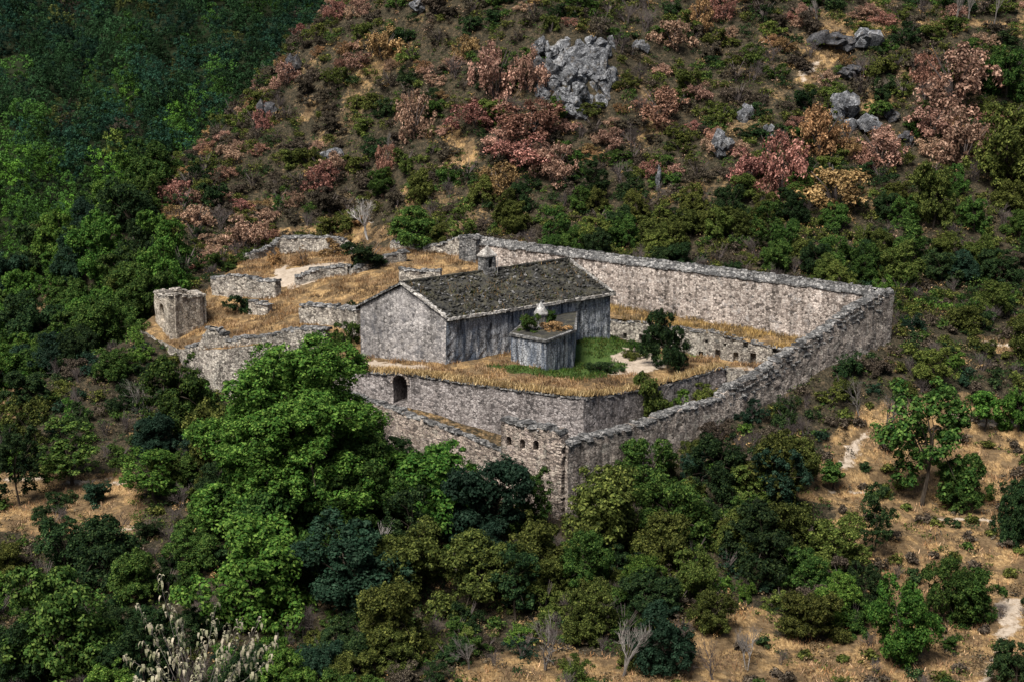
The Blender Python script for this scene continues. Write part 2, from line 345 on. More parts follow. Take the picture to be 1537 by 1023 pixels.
cp += [(-78, 424, -2), (-62, 440, 6), (-100, 400, -12), (-108, 372, -15), (-118, 345, -18), (-124, 318, -19), (-180, 300, -18), (-180, 350, -20), (-40, 450, 50), (0, 430, 78), (60, 430, 82), (150, 430, 84), (-160, 400, -16), (-110, 450, -8),
       (0, 100, 2), (-60, 100, 2), (60, 100, 3), (-60, 40, 34), (0, 40, 33), (60, 40, 35), (0, 0, 54), (-60, 0, 55), (60, 0, 55), (0, -40, 66), (110, 130, -10), (-110, 130, -12), (150, 200, -15), (-150, 200, -17), (0, 140, -15)]
tps = TPS(cp)
def mountain(x, y):                            # the wooded mountain across the valley on the left
    pr = np.interp(y, [300, 350, 430, 520, 600, 700, 800, 1000], [-60, -26, -14, 15, 47, 88, 130, 190])
    az = x / np.maximum(y, 1)
    cap = 40 + 420 * np.maximum(0, -.128 - az) + 10 * vnoise(x / 60, y / 60)
    return np.minimum(pr, cap) + np.clip((y - 380) / 60, .3, 1) * 26 * (vnoise(x / 34 + 3 + y / 90, y / 120) - .5) + 5 * (vnoise(x / 15, y / 15) - .5)
fl = [at(u, v, d) for u, v, d in [(541, 538, 239), (668, 546, 230), (916, 507, 252), (820, 556, 227), (862, 549, 234), (880, 594, 214), (1090, 550, 234), (560, 557, 228), (700, 572, 222), (530, 548, 232),
     (918, 506, 265), (1000, 530, 258), (1130, 547, 251), (1170, 548, 248), (950, 540, 238), (230, 495, 270), (300, 508, 262), (292, 524, 256), (380, 480, 268), (480, 450, 272), (420, 404, 292), (560, 420, 277), (640, 398, 286),
     (690, 392, 287), (520, 380, 305), (440, 478, 262), (420, 505, 253), (480, 505, 250), (500, 520, 248), (350, 430, 285), (590, 372, 305), (350, 515, 253)]]
fl += [tuple(on_plane(u, v, TER0, TER1)) for u, v in [(590, 558), (650, 564), (760, 580), (830, 589)]] + [tuple(on_plane(u, v, TER1, TER2)) for u, v in [(910, 591), (960, 583), (1000, 574), (1045, 561)]]
fl += [(FARL[0], FARL[1], 5.5), (30, 268, -1.0), (RIGHT[0] - 4, RIGHT[1] - 1, -4.0), (17, 277, 0.0)]
floor_t = TPS(fl, 1e-4)
comp = [TER0 + (TER0 - TER1) * .12, TER1, TER2, on_plane(1172, 545, NEAR, RIGHT)[:2], RIGHT, FARL]
comp += [at(u, v, d)[:2] for u, v, d in [(640, 372, 300), (520, 362, 312), (425, 362, 314), (366, 395, 304), (320, 440, 287), (240, 470, 278), (208, 497, 272), (240, 512, 264), (282, 528, 256), (345, 530, 250), (425, 515, 249.5), (492, 518, 245), (535, 552, 234)]]
comp = [np.array(p) for p in comp]
fort = [NEAR, RIGHT, FARL, LEFT]
def natural(x, y):
    x = np.asarray(x, float); y = np.asarray(y, float)
    z = tps(x, y)
    z = z + np.clip((y - 290) / 40, .15, 1) * (3.2 * (vnoise(x / 11, y / 13) - .5) + 1.6 * (vnoise(x / 4.5, y / 5) - .5)) * np.clip((y - 120) / 60, 0, 1)
    wt = np.clip((x - 38) / 6, 0, 1) * np.clip((262 - y) / 8, 0, 1) + np.clip((-38 - x) / 6, 0, 1) * np.clip((238 - y) / 6, 0, 1)
    zz = z + 1.2 * (vnoise(x / 14, y / 14) - .5)
    z = z - wt * np.clip((y - 150) / 10, 0, 1) * .95 * np.sin(2 * np.pi * zz / 2.1) * 2.1 / (2 * np.pi)
    m = mountain(x, y)
    return np.where((x < -30) & (y > 300), np.maximum(z, m), z)
def terrain_h(x, y):
    z = natural(x, y)
    ins = inpoly(x, y, comp) | inpoly(x, y, fort)
    return np.where(ins, np.minimum(z, floor_t(x, y) - 1.6 - 4.5 * (~inpoly(x, y, comp))), z)
GX = np.arange(-175, 165.1, 2.0); GY = np.arange(-30, 462.1, 2.0)
gx, gy = np.meshgrid(GX, GY); GZ = terrain_h(gx, gy)
def Hs(x, y):                                  # quick bilinear look-up
    fx = np.clip((np.asarray(x, float) - GX[0]) / 2, 0, len(GX) - 1.001); fy = np.clip((np.asarray(y, float) - GY[0]) / 2, 0, len(GY) - 1.001)
    i = fx.astype(int); j = fy.astype(int); a = fx - i; b = fy - j
    return (GZ[j, i] * (1 - a) + GZ[j, i + 1] * a) * (1 - b) + (GZ[j + 1, i] * (1 - a) + GZ[j + 1, i + 1] * a) * b
def ground(x, y):
    z = Hs(x, y)
    return np.where(inpoly(x, y, comp), np.maximum(z, floor_t(x, y)), z)
YS = np.arange(110, 458, .6)
def hit(u, v, fn=ground):
    r = ray(u, v); t = YS / r[1]; x = r[0] * t; z = r[2] * t + CAMH
    below = np.nonzero(z < fn(x, YS))[0]
    k = below[0] if len(below) else len(YS) - 1
    return np.array([x[k], YS[k], float(fn(x[k:k + 1], YS[k:k + 1])[0])])
# where straw, trodden earth and turf lie (measured as outlines on the photograph, laid on the ground)
DRY = [[(1190, 740), (1230, 690), (1290, 612), (1400, 596), (1720, 590), (1720, 1060), (1480, 1060), (1200, 1060), (1010, 1060), (1000, 985), (1120, 930), (1210, 960), (1290, 960), (1310, 870), (1250, 770)],
       [(-200, 705), (200, 712), (215, 745), (190, 800), (60, 805), (-200, 780)], [(660, 1060), (690, 985), (830, 975), (1040, 1000), (1040, 1060)], [(-60, 570), (40, 585), (45, 620), (-60, 640)],
       [(1180, 120), (1215, 85), (1250, 25), (1300, 35), (1290, 70), (1250, 95), (1200, 135)], [(1250, 30), (1530, 32), (1530, 44), (1250, 46)], [(1270, 135), (1340, 140), (1330, 175), (1290, 170)],
       [(665, 190), (700, 200), (710, 250), (680, 250)], [(600, 280), (640, 290), (640, 345), (600, 345)], [(1460, 505), (1700, 520), (1700, 545), (1480, 535)], [(400, 345), (720, 335), (720, 365), (400, 368)],
       [(1060, 990), (1000, 935), (1120, 905), (1180, 940)], [(590, 60), (615, 70), (600, 110), (575, 100)], [(455, 150), (475, 140), (465, 175), (445, 185)]]
PALE = [[(1425, 612), (1537, 630), (1720, 640), (1720, 655), (1537, 648), (1425, 628)], [(1240, 735), (1310, 735), (1310, 740), (1240, 740)], [(1495, 900), (1537, 890), (1537, 930), (1505, 985), (1480, 1040), (1460, 1040), (1490, 975)],
        [(1470, 512), (1720, 528), (1720, 537), (1470, 521)], [(1385, 775), (1500, 780), (1500, 785), (1385, 781)], [(0, 715), (200, 720), (200, 727), (0, 722)], [(90, 787), (205, 790), (205, 796), (90, 794)], [(1255, 700), (1275, 650), (1300, 650), (1275, 710)], [(1195, 110), (1220, 92), (1235, 92), (1205, 125)]]
def masks(x, y, z):
    u, v = project(x, y, z)
    uu = u + 22 * (vnoise(x / 4, y / 4) - .5); vv = v + 14 * (vnoise(x / 4 + 9, y / 4 + 5) - .5)
    d = np.zeros(x.shape); p = np.zeros(x.shape)
    vis = y > 140
    for P in DRY: d = np.maximum(d, inpoly(uu, vv, P) & vis)
    for P in PALE: p = np.maximum(p, inpoly(u, v, P) & vis)
    hill = np.clip((y - 290) / 20, 0, 1)
    d = np.maximum(d * (.85 - .12 * hill), hill * np.clip((vnoise(x / 7, y / 9 + 4) - .58) * 2.2, 0, .42))
    d = np.where((x < -30) & (y > 330) & (z < mountain(x, y) + .8), 0, d)
    d = np.maximum(d, .05)
    return d, p * .62
def grid_mesh(name, X, Y, Z, mats, masks_=True):
    ny, nx = X.shape; V = np.c_[X.ravel(), Y.ravel(), Z.ravel()]
    i = np.arange(ny * nx).reshape(ny, nx); F = np.stack([i[:-1, :-1], i[:-1, 1:], i[1:, 1:], i[1:, :-1]], -1).reshape(-1, 4)
    o = mk(name, V, F, mats, smooth=True)
    if masks_:
        d, p = masks(V[:, 0], V[:, 1], V[:, 2])
        attr(o, 'dry', d); attr(o, 'pale', p)
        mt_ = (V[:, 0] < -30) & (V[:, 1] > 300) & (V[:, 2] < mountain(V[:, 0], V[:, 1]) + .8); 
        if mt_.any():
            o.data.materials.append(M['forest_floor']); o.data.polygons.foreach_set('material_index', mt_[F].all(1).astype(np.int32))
    return o
def attr(o, name, vals):
    a = o.data.attributes.new(name, 'FLOAT', 'POINT'); a.data.foreach_set('value', np.asarray(vals, np.float32))
fx = np.arange(-175, 165.1, 1.0); fy = np.arange(150, 400.1, 1.0); X, Y = np.meshgrid(fx, fy)
tx = np.concatenate([np.arange(-1600, -175, 25), GX, np.arange(175, 1600, 25)]); ty = np.concatenate([np.arange(-400, -30, 20), np.arange(-30, 150, 4), np.arange(150, 400, 1.5), np.arange(400, 700, 5), np.arange(700, 2200, 60)])
tx = np.concatenate([np.arange(-1600, -175, 25), np.arange(-175, 165, 1.5), np.arange(170, 1600, 25)])
X, Y = np.meshgrid(tx, ty)
Xc = np.clip(X, -190, 175); Yc = np.clip(Y, -40, 470)
Z = terrain_h(Xc, Yc)
far = (X < -30) & (Y > 300); Z = np.where(far, np.maximum(np.where((Y > 470) | (X < -190), -30, Z), mountain(X, Y)), Z)
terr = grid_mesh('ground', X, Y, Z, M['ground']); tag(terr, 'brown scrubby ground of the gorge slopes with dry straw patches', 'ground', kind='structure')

def cdt_ground(name, poly, hfn, step, mats):
    poly = [np.array(p[:2], float) for p in poly]; P = []
    n = len(poly)
    for i in range(n):
        a, b = poly[i], poly[(i + 1) % n]; k = max(1, int(np.linalg.norm(b - a) / step))
        P += [a + (b - a) * j / k for j in range(k)]
    nb = len(P); lo = np.min(poly, 0); hi = np.max(poly, 0)
    qx, qy = np.meshgrid(np.arange(lo[0], hi[0], step), np.arange(lo[1], hi[1], step)); rg = np.random.default_rng(2)
    qx = (qx + rg.uniform(-.3, .3, qx.shape) * step).ravel(); qy = (qy + rg.uniform(-.3, .3, qy.shape) * step).ravel()
    k = inpoly(qx, qy, poly); P += list(np.c_[qx[k], qy[k]])
    vs, es, fs, *_ = delaunay_2d_cdt([Vector(p) for p in P], [(i, (i + 1) % nb) for i in range(nb)], [], 1, 1e-4)
    vs = np.array([tuple(v) for v in vs]); z = hfn(vs[:, 0], vs[:, 1])
    F = [f if (vs[f[1]][0] - vs[f[0]][0]) * (vs[f[2]][1] - vs[f[0]][1]) - (vs[f[1]][1] - vs[f[0]][1]) * (vs[f[2]][0] - vs[f[0]][0]) > 0 else f[::-1] for f in fs]
    return mk(name, np.c_[vs, z], [tuple(f) for f in F], mats, smooth=True)
def floor_h(x, y): return floor_t(x, y) + .5 * (vnoise(x / 3, y / 3) - .5) + .25 * (vnoise(x / 1.2, y / 1.2) - .5)
court = cdt_ground('courtyard', comp, floor_h, 1.0, M['ground'])
V = np.empty(len(court.data.vertices) * 3); court.data.vertices.foreach_get('co', V); V = V.reshape(-1, 3)
u, v = project(V[:, 0], V[:, 1], V[:, 2]); uj = u + 16 * (vnoise(V[:, 0] / 2, V[:, 1] / 2) - .5); vj = v + 8 * (vnoise(V[:, 0] / 2 + 7, V[:, 1] / 2) - .5)
lush = inpoly(uj, vj, [(720, 548), (765, 548), (820, 555), (860, 545), (866, 500), (905, 500), (930, 505), (950, 515), (915, 535), (940, 548), (910, 566), (860, 570), (780, 560)]) | inpoly(uj, vj, [(925, 515), (985, 505), (1060, 535), (1010, 545)])
pale = inpoly(uj, vj, [(868, 556), (925, 512), (985, 520), (1000, 548), (940, 562), (895, 564)]) | inpoly(uj, vj, [(420, 402), (520, 395), (520, 410), (430, 432), (395, 425)]) | inpoly(uj, vj, [(1085, 552), (1160, 545), (1140, 570), (1100, 575)]) | inpoly(uj, vj, [(520, 541), (640, 548), (640, 554), (520, 552)])
attr(court, 'dry', np.where(lush, .1, .8)); attr(court, 'pale', pale * 1.0); attr(court, 'lush', lush * .85)
bank = MB(); nb_ = len(comp)
for i in range(2, nb_):
    a, b = comp[i], comp[(i + 1) % nb_]; k = max(1, int(np.linalg.norm(b - a) / 1.0)); cc = np.mean(comp, 0)
    Q = [a + (b - a) * j / k for j in range(k + 1)]; Vb = []
    for p in Q:
        zt_ = float(floor_h(p[0:1], p[1:2])[0]); w_ = .9 * (vnoise(p[0:1] / 2, p[1:2] / 2)[0] - .5)
        o_ = (p - cc) / np.linalg.norm(p - cc)
        Vb += [[p[0], p[1], zt_ - .02], [p[0] + o_[0] * (.35 + w_), p[1] + o_[1] * (.35 + w_), zt_ - 2.2], [p[0] + o_[0] * (1.2 + w_), p[1] + o_[1] * (1.2 + w_), zt_ - 9]]
    bank.add(Vb, [(3 * j + q, 3 * j + q + 3, 3 * j + q + 4, 3 * j + q + 1) for j in range(k) for q in (0, 1)])
bk = bank.build('bank', M['ruin']); tag(bk, 'stony bank under the edge of the terraced ground', 'bank', kind='structure')
tag(court, 'terraced courtyard ground of straw, turf and pale flagstones', 'courtyard', kind='structure')
# the sunken lane between the terrace wall and the outer wall
al = TPS([tuple(on_plane(590, 608, TER0, TER1)), tuple(on_plane(765, 655, TER0, TER1)), (NEAR[0], NEAR[1] + 4, -8.6), (NEAR[0] + 14, NEAR[1] + 14, -7.0), (TER2[0] + 3, TER2[1], -3.4), (44, 240, -2.8), (LEFT[0], LEFT[1] + 2, -5.2), (-30, 232, -4.6)])
ext = LEFT + (LEFT - NEAR) * .55
lane_poly = [ext + (.3, .6), NEAR + (0, .6), NEAR + (RIGHT - NEAR) * .62 + (-.3, .3), TER2 + (1, 3), TER2, TER1, TER0, TER0 + (TER0 - TER1) * .3]
lane = cdt_ground('lane', lane_poly, lambda x, y: al(x, y) + .3 * (vnoise(x / 2, y / 2) - .5), 1.0, M['ground'])
attr(lane, 'dry', np.full(len(lane.data.vertices), .38)); attr(lane, 'pale', np.full(len(lane.data.vertices), .2))
tag(lane, 'narrow sunken lane of brown earth between terrace wall and outer wall', 'lane', kind='structure')

# ------------------------------------------------------------------ masonry
def wall_mesh(P, th, jag=.25, step=.7, seed=0, rows=1.3, jit=.07, closed=False, fine=.5):
    rng = np.random.default_rng(seed); P = [np.asarray(p, float) for p in P]; st = []
    for a, b in zip(P, P[1:] + ([P[0]] if closed else [])):
        k = max(1, int(np.linalg.norm((b - a)[:2]) / step))
        for j in range(k): st.append(a + (b - a) * j / k)
    if not closed: st.append(P[-1])
    st = np.array(st); n = len(st)
    tg = np.roll(st[:, :2], -1, 0) - np.roll(st[:, :2], 1, 0)
    if not closed: tg[0] = st[1, :2] - st[0, :2]; tg[-1] = st[-1, :2] - st[-2, :2]
    tg /= np.linalg.norm(tg, axis=1)[:, None]; nm = np.c_[tg[:, 1], -tg[:, 0]]
    s = np.arange(n) * step
    top = st[:, 2] + jag * (2 * vnoise(s / 5 + seed * 3.1, s * 0 + seed) - 1) + jag * fine * (2 * np.round(vnoise(s / 1.1 + seed, s * 0 + seed * 7) * 3) / 3 - 1)
    hmax = np.max(st[:, 2] - st[:, 3]); R = max(3, int(hmax / rows) + 1)
    prof = [(-1, k / (R - 1)) for k in range(R)] + [(1, k / (R - 1)) for k in range(R - 1, -1, -1)]
    V = np.zeros((n, len(prof), 3))
    for q, (sd_, f) in enumerate(prof):
        off = sd_ * th / 2 * (1 + .12 * (1 - f)) + rng.normal(0, jit, n)
        V[:, q, :2] = st[:, :2] + nm * off[:, None]
        V[:, q, 2] = st[:, 3] + (top - st[:, 3]) * f + (rng.normal(0, jit, n) if f == 1 else 0)
    m = len(prof); F = []
    for i in range(n if closed else n - 1):
        i2 = (i + 1) % n
        for q in range(m): F.append((i * m + q, i * m + (q + 1) % m, i2 * m + (q + 1) % m, i2 * m + q))
    if not closed: F.append(tuple(range(m))[::-1]); F.append(tuple((n - 1) * m + q for q in range(m)))
    return V.reshape(-1, 3), F, np.c_[st[:, :2], top], tg, nm
def crest_stones(mb, top, tg, nm, th, seed, h=(.15, .4), l=(.5, 1.3), over=.12, dens=1.0):
    rng = np.random.default_rng(seed); s = 0; d = np.r_[0, np.cumsum(np.linalg.norm(np.diff(top[:, :2], axis=0), axis=1))]
    while s < d[-1]:
        ln = rng.uniform(*l); c = s + ln / 2; s += ln
        low_ = .3 if rng.random() > dens else 1.0
        k = min(np.searchsorted(d, c), len(d) - 1); p = np.array([np.interp(c, d, top[:, q]) for q in range(3)])
        p[2] -= .12
        mb.add(*slab(rng, p, tg[k], nm[k], ln * 1.12, th + over * 2 * rng.uniform(.3, 1.4), rng.uniform(*h) * low_ + .04))
def fix_normals(o):
    bm = bmesh.new(); bm.from_mesh(o.data); bmesh.ops.recalc_face_normals(bm, faces=bm.faces); bm.to_mesh(o.data); bm.free()
def carve(o, cutters):                         # true recesses: cut into the mesh once, then throw the cutter away
    fix_normals(o)
    for V, F in cutters:
        me = bpy.data.meshes.new('cut'); me.from_pydata([tuple(np.array(p) - np.array(o.matrix_basis.translation) - (np.array(o.parent.location) if o.parent else 0)) for p in V], [], F)
        c = bpy.data.objects.new('cut', me); COL.objects.link(c); fix_normals(c)
        c.location = o.parent.location if o.parent else (0, 0, 0)
        md = o.modifiers.new('b', 'BOOLEAN'); md.operation = 'DIFFERENCE'; md.object = c; md.solver = 'EXACT'
        bpy.context.view_layer.update()
        me2 = bpy.data.meshes.new_from_object(o.evaluated_get(bpy.context.evaluated_depsgraph_get()))
        o.modifiers.clear(); old = o.data; nm_ = old.name
        if len(me2.polygons) > 10: o.data = me2; bpy.data.meshes.remove(old); me2.name = nm_
        bpy.data.objects.remove(c)
def arch_cutter(c, t, nrm, w, h, depth, arch=True):   # c bottom centre on the face, nrm points out of the wall
    t = np.append(t, 0); nrm = np.append(nrm, 0); pr = [(-w / 2, 0), (w / 2, 0)]
    if arch: pr += [(w / 2 * math.cos(a), h - w / 2 + w / 2 * math.sin(a)) for a in np.linspace(0, math.pi, 9)]
    else: pr += [(w / 2, h), (-w / 2, h)]
    V = [c + t * a + np.array([0, 0, b]) + nrm * .6 for a, b in pr] + [c + t * a + np.array([0, 0, b]) - nrm * depth for a, b in pr]
    n = len(pr); F = [tuple(range(n)), tuple(range(2 * n - 1, n - 1, -1))] + [(i, n + i, n + (i + 1) % n, (i + 1) % n) for i in range(n)]
    return V, F
def unit(a): return np.asarray(a, float) / np.linalg.norm(a)
def masonry(name, P, th, wallmat, label, cat='wall', jag=.25, seed=1, coping=None, cop_mat='coping', stones=True, group=None, h=(.15, .4), cutters=None, rows=1.3, closed=False, jit=.07, dens=1.0):
    root = empty(name, (P[0][0], P[0][1], P[0][3])); tag(root, label, cat, group)
    V, F, top, tg, nm = wall_mesh(P, th, jag, seed=seed, rows=rows, closed=closed, jit=jit)
    o = mk('masonry', V, F, wallmat, root); fix_normals(o)
    if cutters: carve(o, cutters)
    if stones:
        mb = MB(); crest_stones(mb, top, tg, nm, th, seed + 50, h, dens=dens); mb.build('coping', M[cop_mat], root)
    return root, top, tg, nm
def cap(root, P, th, hgt, mat, seed, name='coping', over=.22):   # a steep slab coping laid along a wall head
    rng = np.random.default_rng(seed); mb = MB()
    P = np.asarray(P, float); d = np.r_[0, np.cumsum(np.linalg.norm(np.diff(P[:, :2], axis=0), axis=1))]; s = 0
    while s < d[-1] - .1:
        ln = min(rng.uniform(.9, 2.2), d[-1] - s)
        a, b = [np.array([np.interp(q, d, P[:, k]) for k in range(3)]) for q in (s, s + ln)]
        s += ln; t = unit((b - a)[:2]); n = np.array([t[1], -t[0]]); V = []
        for p in (a, b):
            for off, z in ((-th / 2 - over, 0), (-th / 2 - over, .25), (-.25, hgt), (.25, hgt), (th / 2 + over, .25), (th / 2 + over, 0)):
                V.append([p[0] + n[0] * (off + rng.normal(0, .05)), p[1] + n[1] * (off + rng.normal(0, .05)), p[2] + z + rng.normal(0, .07)])
        F = [(i, (i + 1) % 6, 6 + (i + 1) % 6, 6 + i) for i in range(6)] + [(5, 4, 3, 2, 1, 0), (6, 7, 8, 9, 10, 11)]
        mb.add(V, F)
    return mb.build(name, mat, root)

# far wall: long, pink, with a dark slab coping
tops = [on_plane(u, v, FARL, RIGHT) for u, v in [(722, 366), (760, 370), (850, 382), (950, 396), (1050, 408), (1150, 421), (1250, 434), (1312, 443)]]
P = [(*p, float(Hs(p[0], p[1])) - 4) for p in tops]
P = [(a, b, c, min(e, -5)) for a, b, c, e in P]
far_wall, top, tg, nm = masonry('fortress_wall', P, 1.6, M['wall_pink'], 'long pale pink rubble wall at the foot of the hill, topped by dark slabs', seed=3, jag=.06, stones=False)
cap(far_wall, [(p[0], p[1], p[2] - .1) for p in tops], 1.6, 1.25, M['coping'], 4)
mb = MB(); crest_stones(mb, np.array([(p[0], p[1], p[2] + 1.2) for p in tops for _ in (0,)]), np.repeat([unit(RIGHT - FARL)], len(tops), 0), np.repeat([[unit(RIGHT - FARL)[1], -unit(RIGHT - FARL)[0]]], len(tops), 0), .5, 9, (.12, .3), (.4, 1.1), dens=.8)
mb.build('ridge_stones', M['coping'], far_wall)
# turret where the far wall begins
c = at(708, 353, 289); q = unit(RIGHT - FARL); qn = np.array([q[1], -q[0]])
sq = [np.append(c[:2] + q * a + qn * b, [c[2] - .3, c[2] - 8]) for a, b in ((-1.5, -1.2), (1.5, -1.2), (1.5, 1.2), (-1.5, 1.2))]
masonry('wall_turret', sq, .8, M['coping'], 'squat grey turret stump at the left end of the long far wall', 'turret', seed=8, jag=.1, closed=True)

# right outer wall climbing from the near corner to the right corner
cr = [(846, 667), (872, 658), (905, 650), (940, 640), (985, 625), (1020, 614), (1050, 604), (1076, 598), (1088, 583), (1120, 568), (1150, 552), (1168, 538), (1200, 514), (1240, 488), (1275, 465), (1303, 450), (1322, 441)]
bs = [(846, 795), (960, 745), (1060, 675), (1130, 632), (1250, 562), (1337, 528)]
tops = [on_plane(u, v, NEAR, RIGHT) for u, v in cr]
bz = [on_plane(u, v, NEAR, RIGHT) for u, v in bs]; bd = [p[1] for p in bz]
P = [(*p, np.interp(p[1], bd, [b[2] for b in bz]) - 2.5) for p in tops]
right_wall, top, tg, nm = masonry('fortress_wall', P, 1.7, M['wall_mixed'], 'tall rubble wall climbing from the near corner to the right corner turret', seed=12, jag=.3, h=(.2, .5))
hi = [p for p in tops if p[1] > tops[7][1]]
for k, drop in enumerate((.75, 1.9)):           # weathered string courses under the crest of the upper stretch
    mb = MB(); a = np.array([(p[0], p[1], p[2] - drop) for p in hi]); t = unit(RIGHT - NEAR); crest_stones(mb, a, np.repeat([t], len(a), 0), np.repeat([[t[1], -t[0]]], len(a), 0), 1.7, 31 + k, (.2, .45), (.5, 1.4), over=.14, dens=.85)
    mb.build('string_course', M['coping'], right_wall)
# right corner turret
q = unit(RIGHT - NEAR); qn = np.array([q[1], -q[0]]); zt = at(1322, 432, 250)[2]; zb = at(1337, 520, 250)[2] - 4
c = RIGHT - q * 1.6
sq = [np.append(c + q * a + qn * b, [zt - (1.3 if a < 0 else .35), zb]) for a, b in ((-2.2, -.62), (1.3, -.62), (1.3, .62), (-2.2, .62))]
root, *_ = masonry('corner_turret', sq, .6, M['wall_mixed'], 'square turret closing the right corner where the two long walls meet', 'turret', seed=15, jag=.12, closed=True, cop_mat='coping')

# left outer wall and the corner tower with three windows
LP = lambda u, v: on_plane(u, v, NEAR, LEFT)
tops = [LP(u, v) for u, v in [(500, 585), (560, 602), (600, 616), (665, 641), (720, 660), (762, 675)]]
P = [(*p, float(al(p[0], p[1])) - 12) for p in tops]
masonry('fortress_wall', P, 1.2, M['wall_layer'], 'low coursed outer wall sloping down behind the big green tree to the windowed tower', seed=21, jag=.22, h=(.2, .45))
t = unit(LEFT - NEAR); n_out = np.array([t[1], -t[0]]); n_out = n_out if n_out[1] < 0 else -n_out
tops = [LP(u, v) for u, v in [(843, 657), (836, 647), (800, 640), (756, 629)]]
sh = n_out * -.55
P = [(p[0] + sh[0], p[1] + sh[1], p[2], -19) for p in tops]
cuts = []
for u, v in ((768, 668), (788, 672), (808, 674)):
    p = LP(u, v); p[:2] += n_out * .5; cuts.append(arch_cutter(p, t, n_out, .85, 1.45, 1.3, arch=True))
for u, v, w, h in ((741, 688, .4, .5),):
    pass
p = LP(822, 782); p[:2] += n_out * .5; cuts.append(arch_cutter(p, t, n_out, 1.7, 1.7, .9))
tower, top, tg, nm = masonry('corner_tower', P, 2.3, M['wall_layer'], 'broken corner tower with three small windows nearest to the viewer', 'tower', seed=23, jag=.12, h=(.25, .5), cutters=cuts, dens=.9)
# quoins at the corner
rng = np.random.default_rng(77); mb = MB(); z = -17.0
while z < tops[0][2] - .4:
    h = rng.uniform(.35, .6); c = np.array([P[0][0] + n_out[0] * .8, P[0][1] + n_out[1] * .8, z]); mb.add(*slab(rng, c, t, n_out, rng.uniform(.8, 1.5), 1.0, h * .95, .06, .02)); z += h
mb.build('quoin', M['wall_layer'], tower)

# terrace wall with the arched doorway, and its return along the right
TP = lambda u, v: on_plane(u, v, TER0, TER1)
t = unit(TER1 - TER0); n_out = np.array([t[1], -t[0]]); n_out = n_out if n_out[1] < 0 else -n_out
tops = [TP(u, v) for u, v in [(520, 545), (560, 558), (590, 559), (620, 561), (690, 572), (760, 582), (830, 591), (880, 597)]]
th = 4.0
P = [(p[0] - n_out[0] * th / 2, p[1] - n_out[1] * th / 2, min(p[2], float(floor_t(p[0], p[1]))) - .25, -13) for p in tops]
a0 = TP(601.5, 606); a0[:2] += n_out * .2
terr_wall, top, tg, nm = masonry('terrace_wall', P, th, M['wall_grey'], 'grey terrace wall below the church pierced by one tall arched doorway', seed=25, jag=.12, stones=False,
        cutters=[arch_cutter(a0, t, n_out, 2.35, 4.5, 3.6)])
mb = MB(); edge = np.array([(p[0] + n_out[0] * -.2, p[1] + n_out[1] * -.2, p[2] - .1) for p in tops]); crest_stones(mb, edge, np.repeat([t], len(edge), 0), np.repeat([n_out], len(edge), 0), .6, 27, (.15, .4), (.4, 1.1), dens=.8); mb.build('edge_stones', M['coping'], terr_wall)
# jambs and voussoirs of the doorway
mb = MB(); rng = np.random.default_rng(4)
for k in range(11):
    a = math.pi * k / 10; c = a0 + np.append(t * 1.38 * math.cos(a), 4.5 - 1.17 + 1.38 * math.sin(a)) - np.append(n_out * .12, 0); c[2] -= .15
    mb.add(*slab(rng, c, t, n_out, .42, .35, .34, .08, .02))
mb.build('door_arch', M['wall_pink'], terr_wall)
p0 = tops[-1]
t2 = unit(TER2 - TER1); n2 = np.array([t2[1], -t2[0]]); n2 = n2 if n2[1] < 0 else -n2
RT = [on_plane(u, v, TER1, TER2) for u, v in [(876, 599), (884, 598), (910, 594), (960, 586), (1000, 577), (1045, 563), (1090, 552)]]
P = [(p[0] - n2[0] * .6, p[1] - n2[1] * .6, float(floor_t(p[0], p[1])) - .15, float(al(p[0], p[1])) - 3) for p in RT]
masonry('terrace_wall', P, 1.2, M['wall_grey'], 'short return of the terrace wall facing the right outer wall, overgrown with shrubs', seed=29, jag=.15, stones=True, h=(.1, .3), dens=.7)

# ------------------------------------------------------------------ church
A = at(541, 538, 239); B = at(668, 546, 230); Cc = at(916, 507, 252)
Ae = at(541, 459, 239); Be = at(670, 476, 230); Ce = at(916, 438, 252); De = Ae + Ce - Be; D = A + Cc - B
ap = (Ae + Be) / 2; ap[2] = at(601, 428, ap[1])[2]; rp = (Ce + De) / 2; rp[2] = at(847, 392, rp[1])[2]
church = empty('church', (A + Cc) / 2 * [1, 1, 0] + [0, 0, min(A[2], B[2]) - 1]); tag(church, 'long stone church with a gabled, weed grown slab roof in the courtyard', 'church')
def grid_face(P00, P10, P11, P01, nu, nv, jit, rng):
    V = []; F = []
    nrm = np.cross(P10 - P00, P01 - P00); nrm /= np.linalg.norm(nrm)
    for j in range(nv + 1):
        for i in range(nu + 1):
            a, b = i / nu, j / nv
            p = P00 * (1 - a) * (1 - b) + P10 * a * (1 - b) + P11 * a * b + P01 * (1 - a) * b
            e = 0 < i < nu and 0 < j < nv
            V.append(p + nrm * (rng.normal(0, jit) if e else 0))
    for j in range(nv):
        for i in range(nu): k = j * (nu + 1) + i; F.append((k, k + 1, k + nu + 2, k + nu + 1))
    return V, F
rng = np.random.default_rng(11); dn = np.array([0, 0, -2.0])
mb = MB(); mb.add(*grid_face(A + dn, B + dn, Be, Ae, 22, 12, .04, rng)); mb.add(*grid_face(Ae, Be, ap + (Be - ap) * .001, ap + (Ae - ap) * .001, 22, 6, .03, rng))
mb.build('gable_wall', M['gable'], church)
mb = MB(); mb.add(*grid_face(B + dn, Cc + dn, Ce, Be, 44, 12, .05, rng)); mb.build('side_wall', M['stained'], church)
mb = MB(); mb.add(*grid_face(Cc + dn, D + dn, De, Ce, 12, 6, .03, rng)); mb.add(*grid_face(Ce, De, rp + (De - rp) * .001, rp + (Ce - rp) * .001, 8, 4, .02, rng)); mb.build('gable_wall', M['gable'], church)
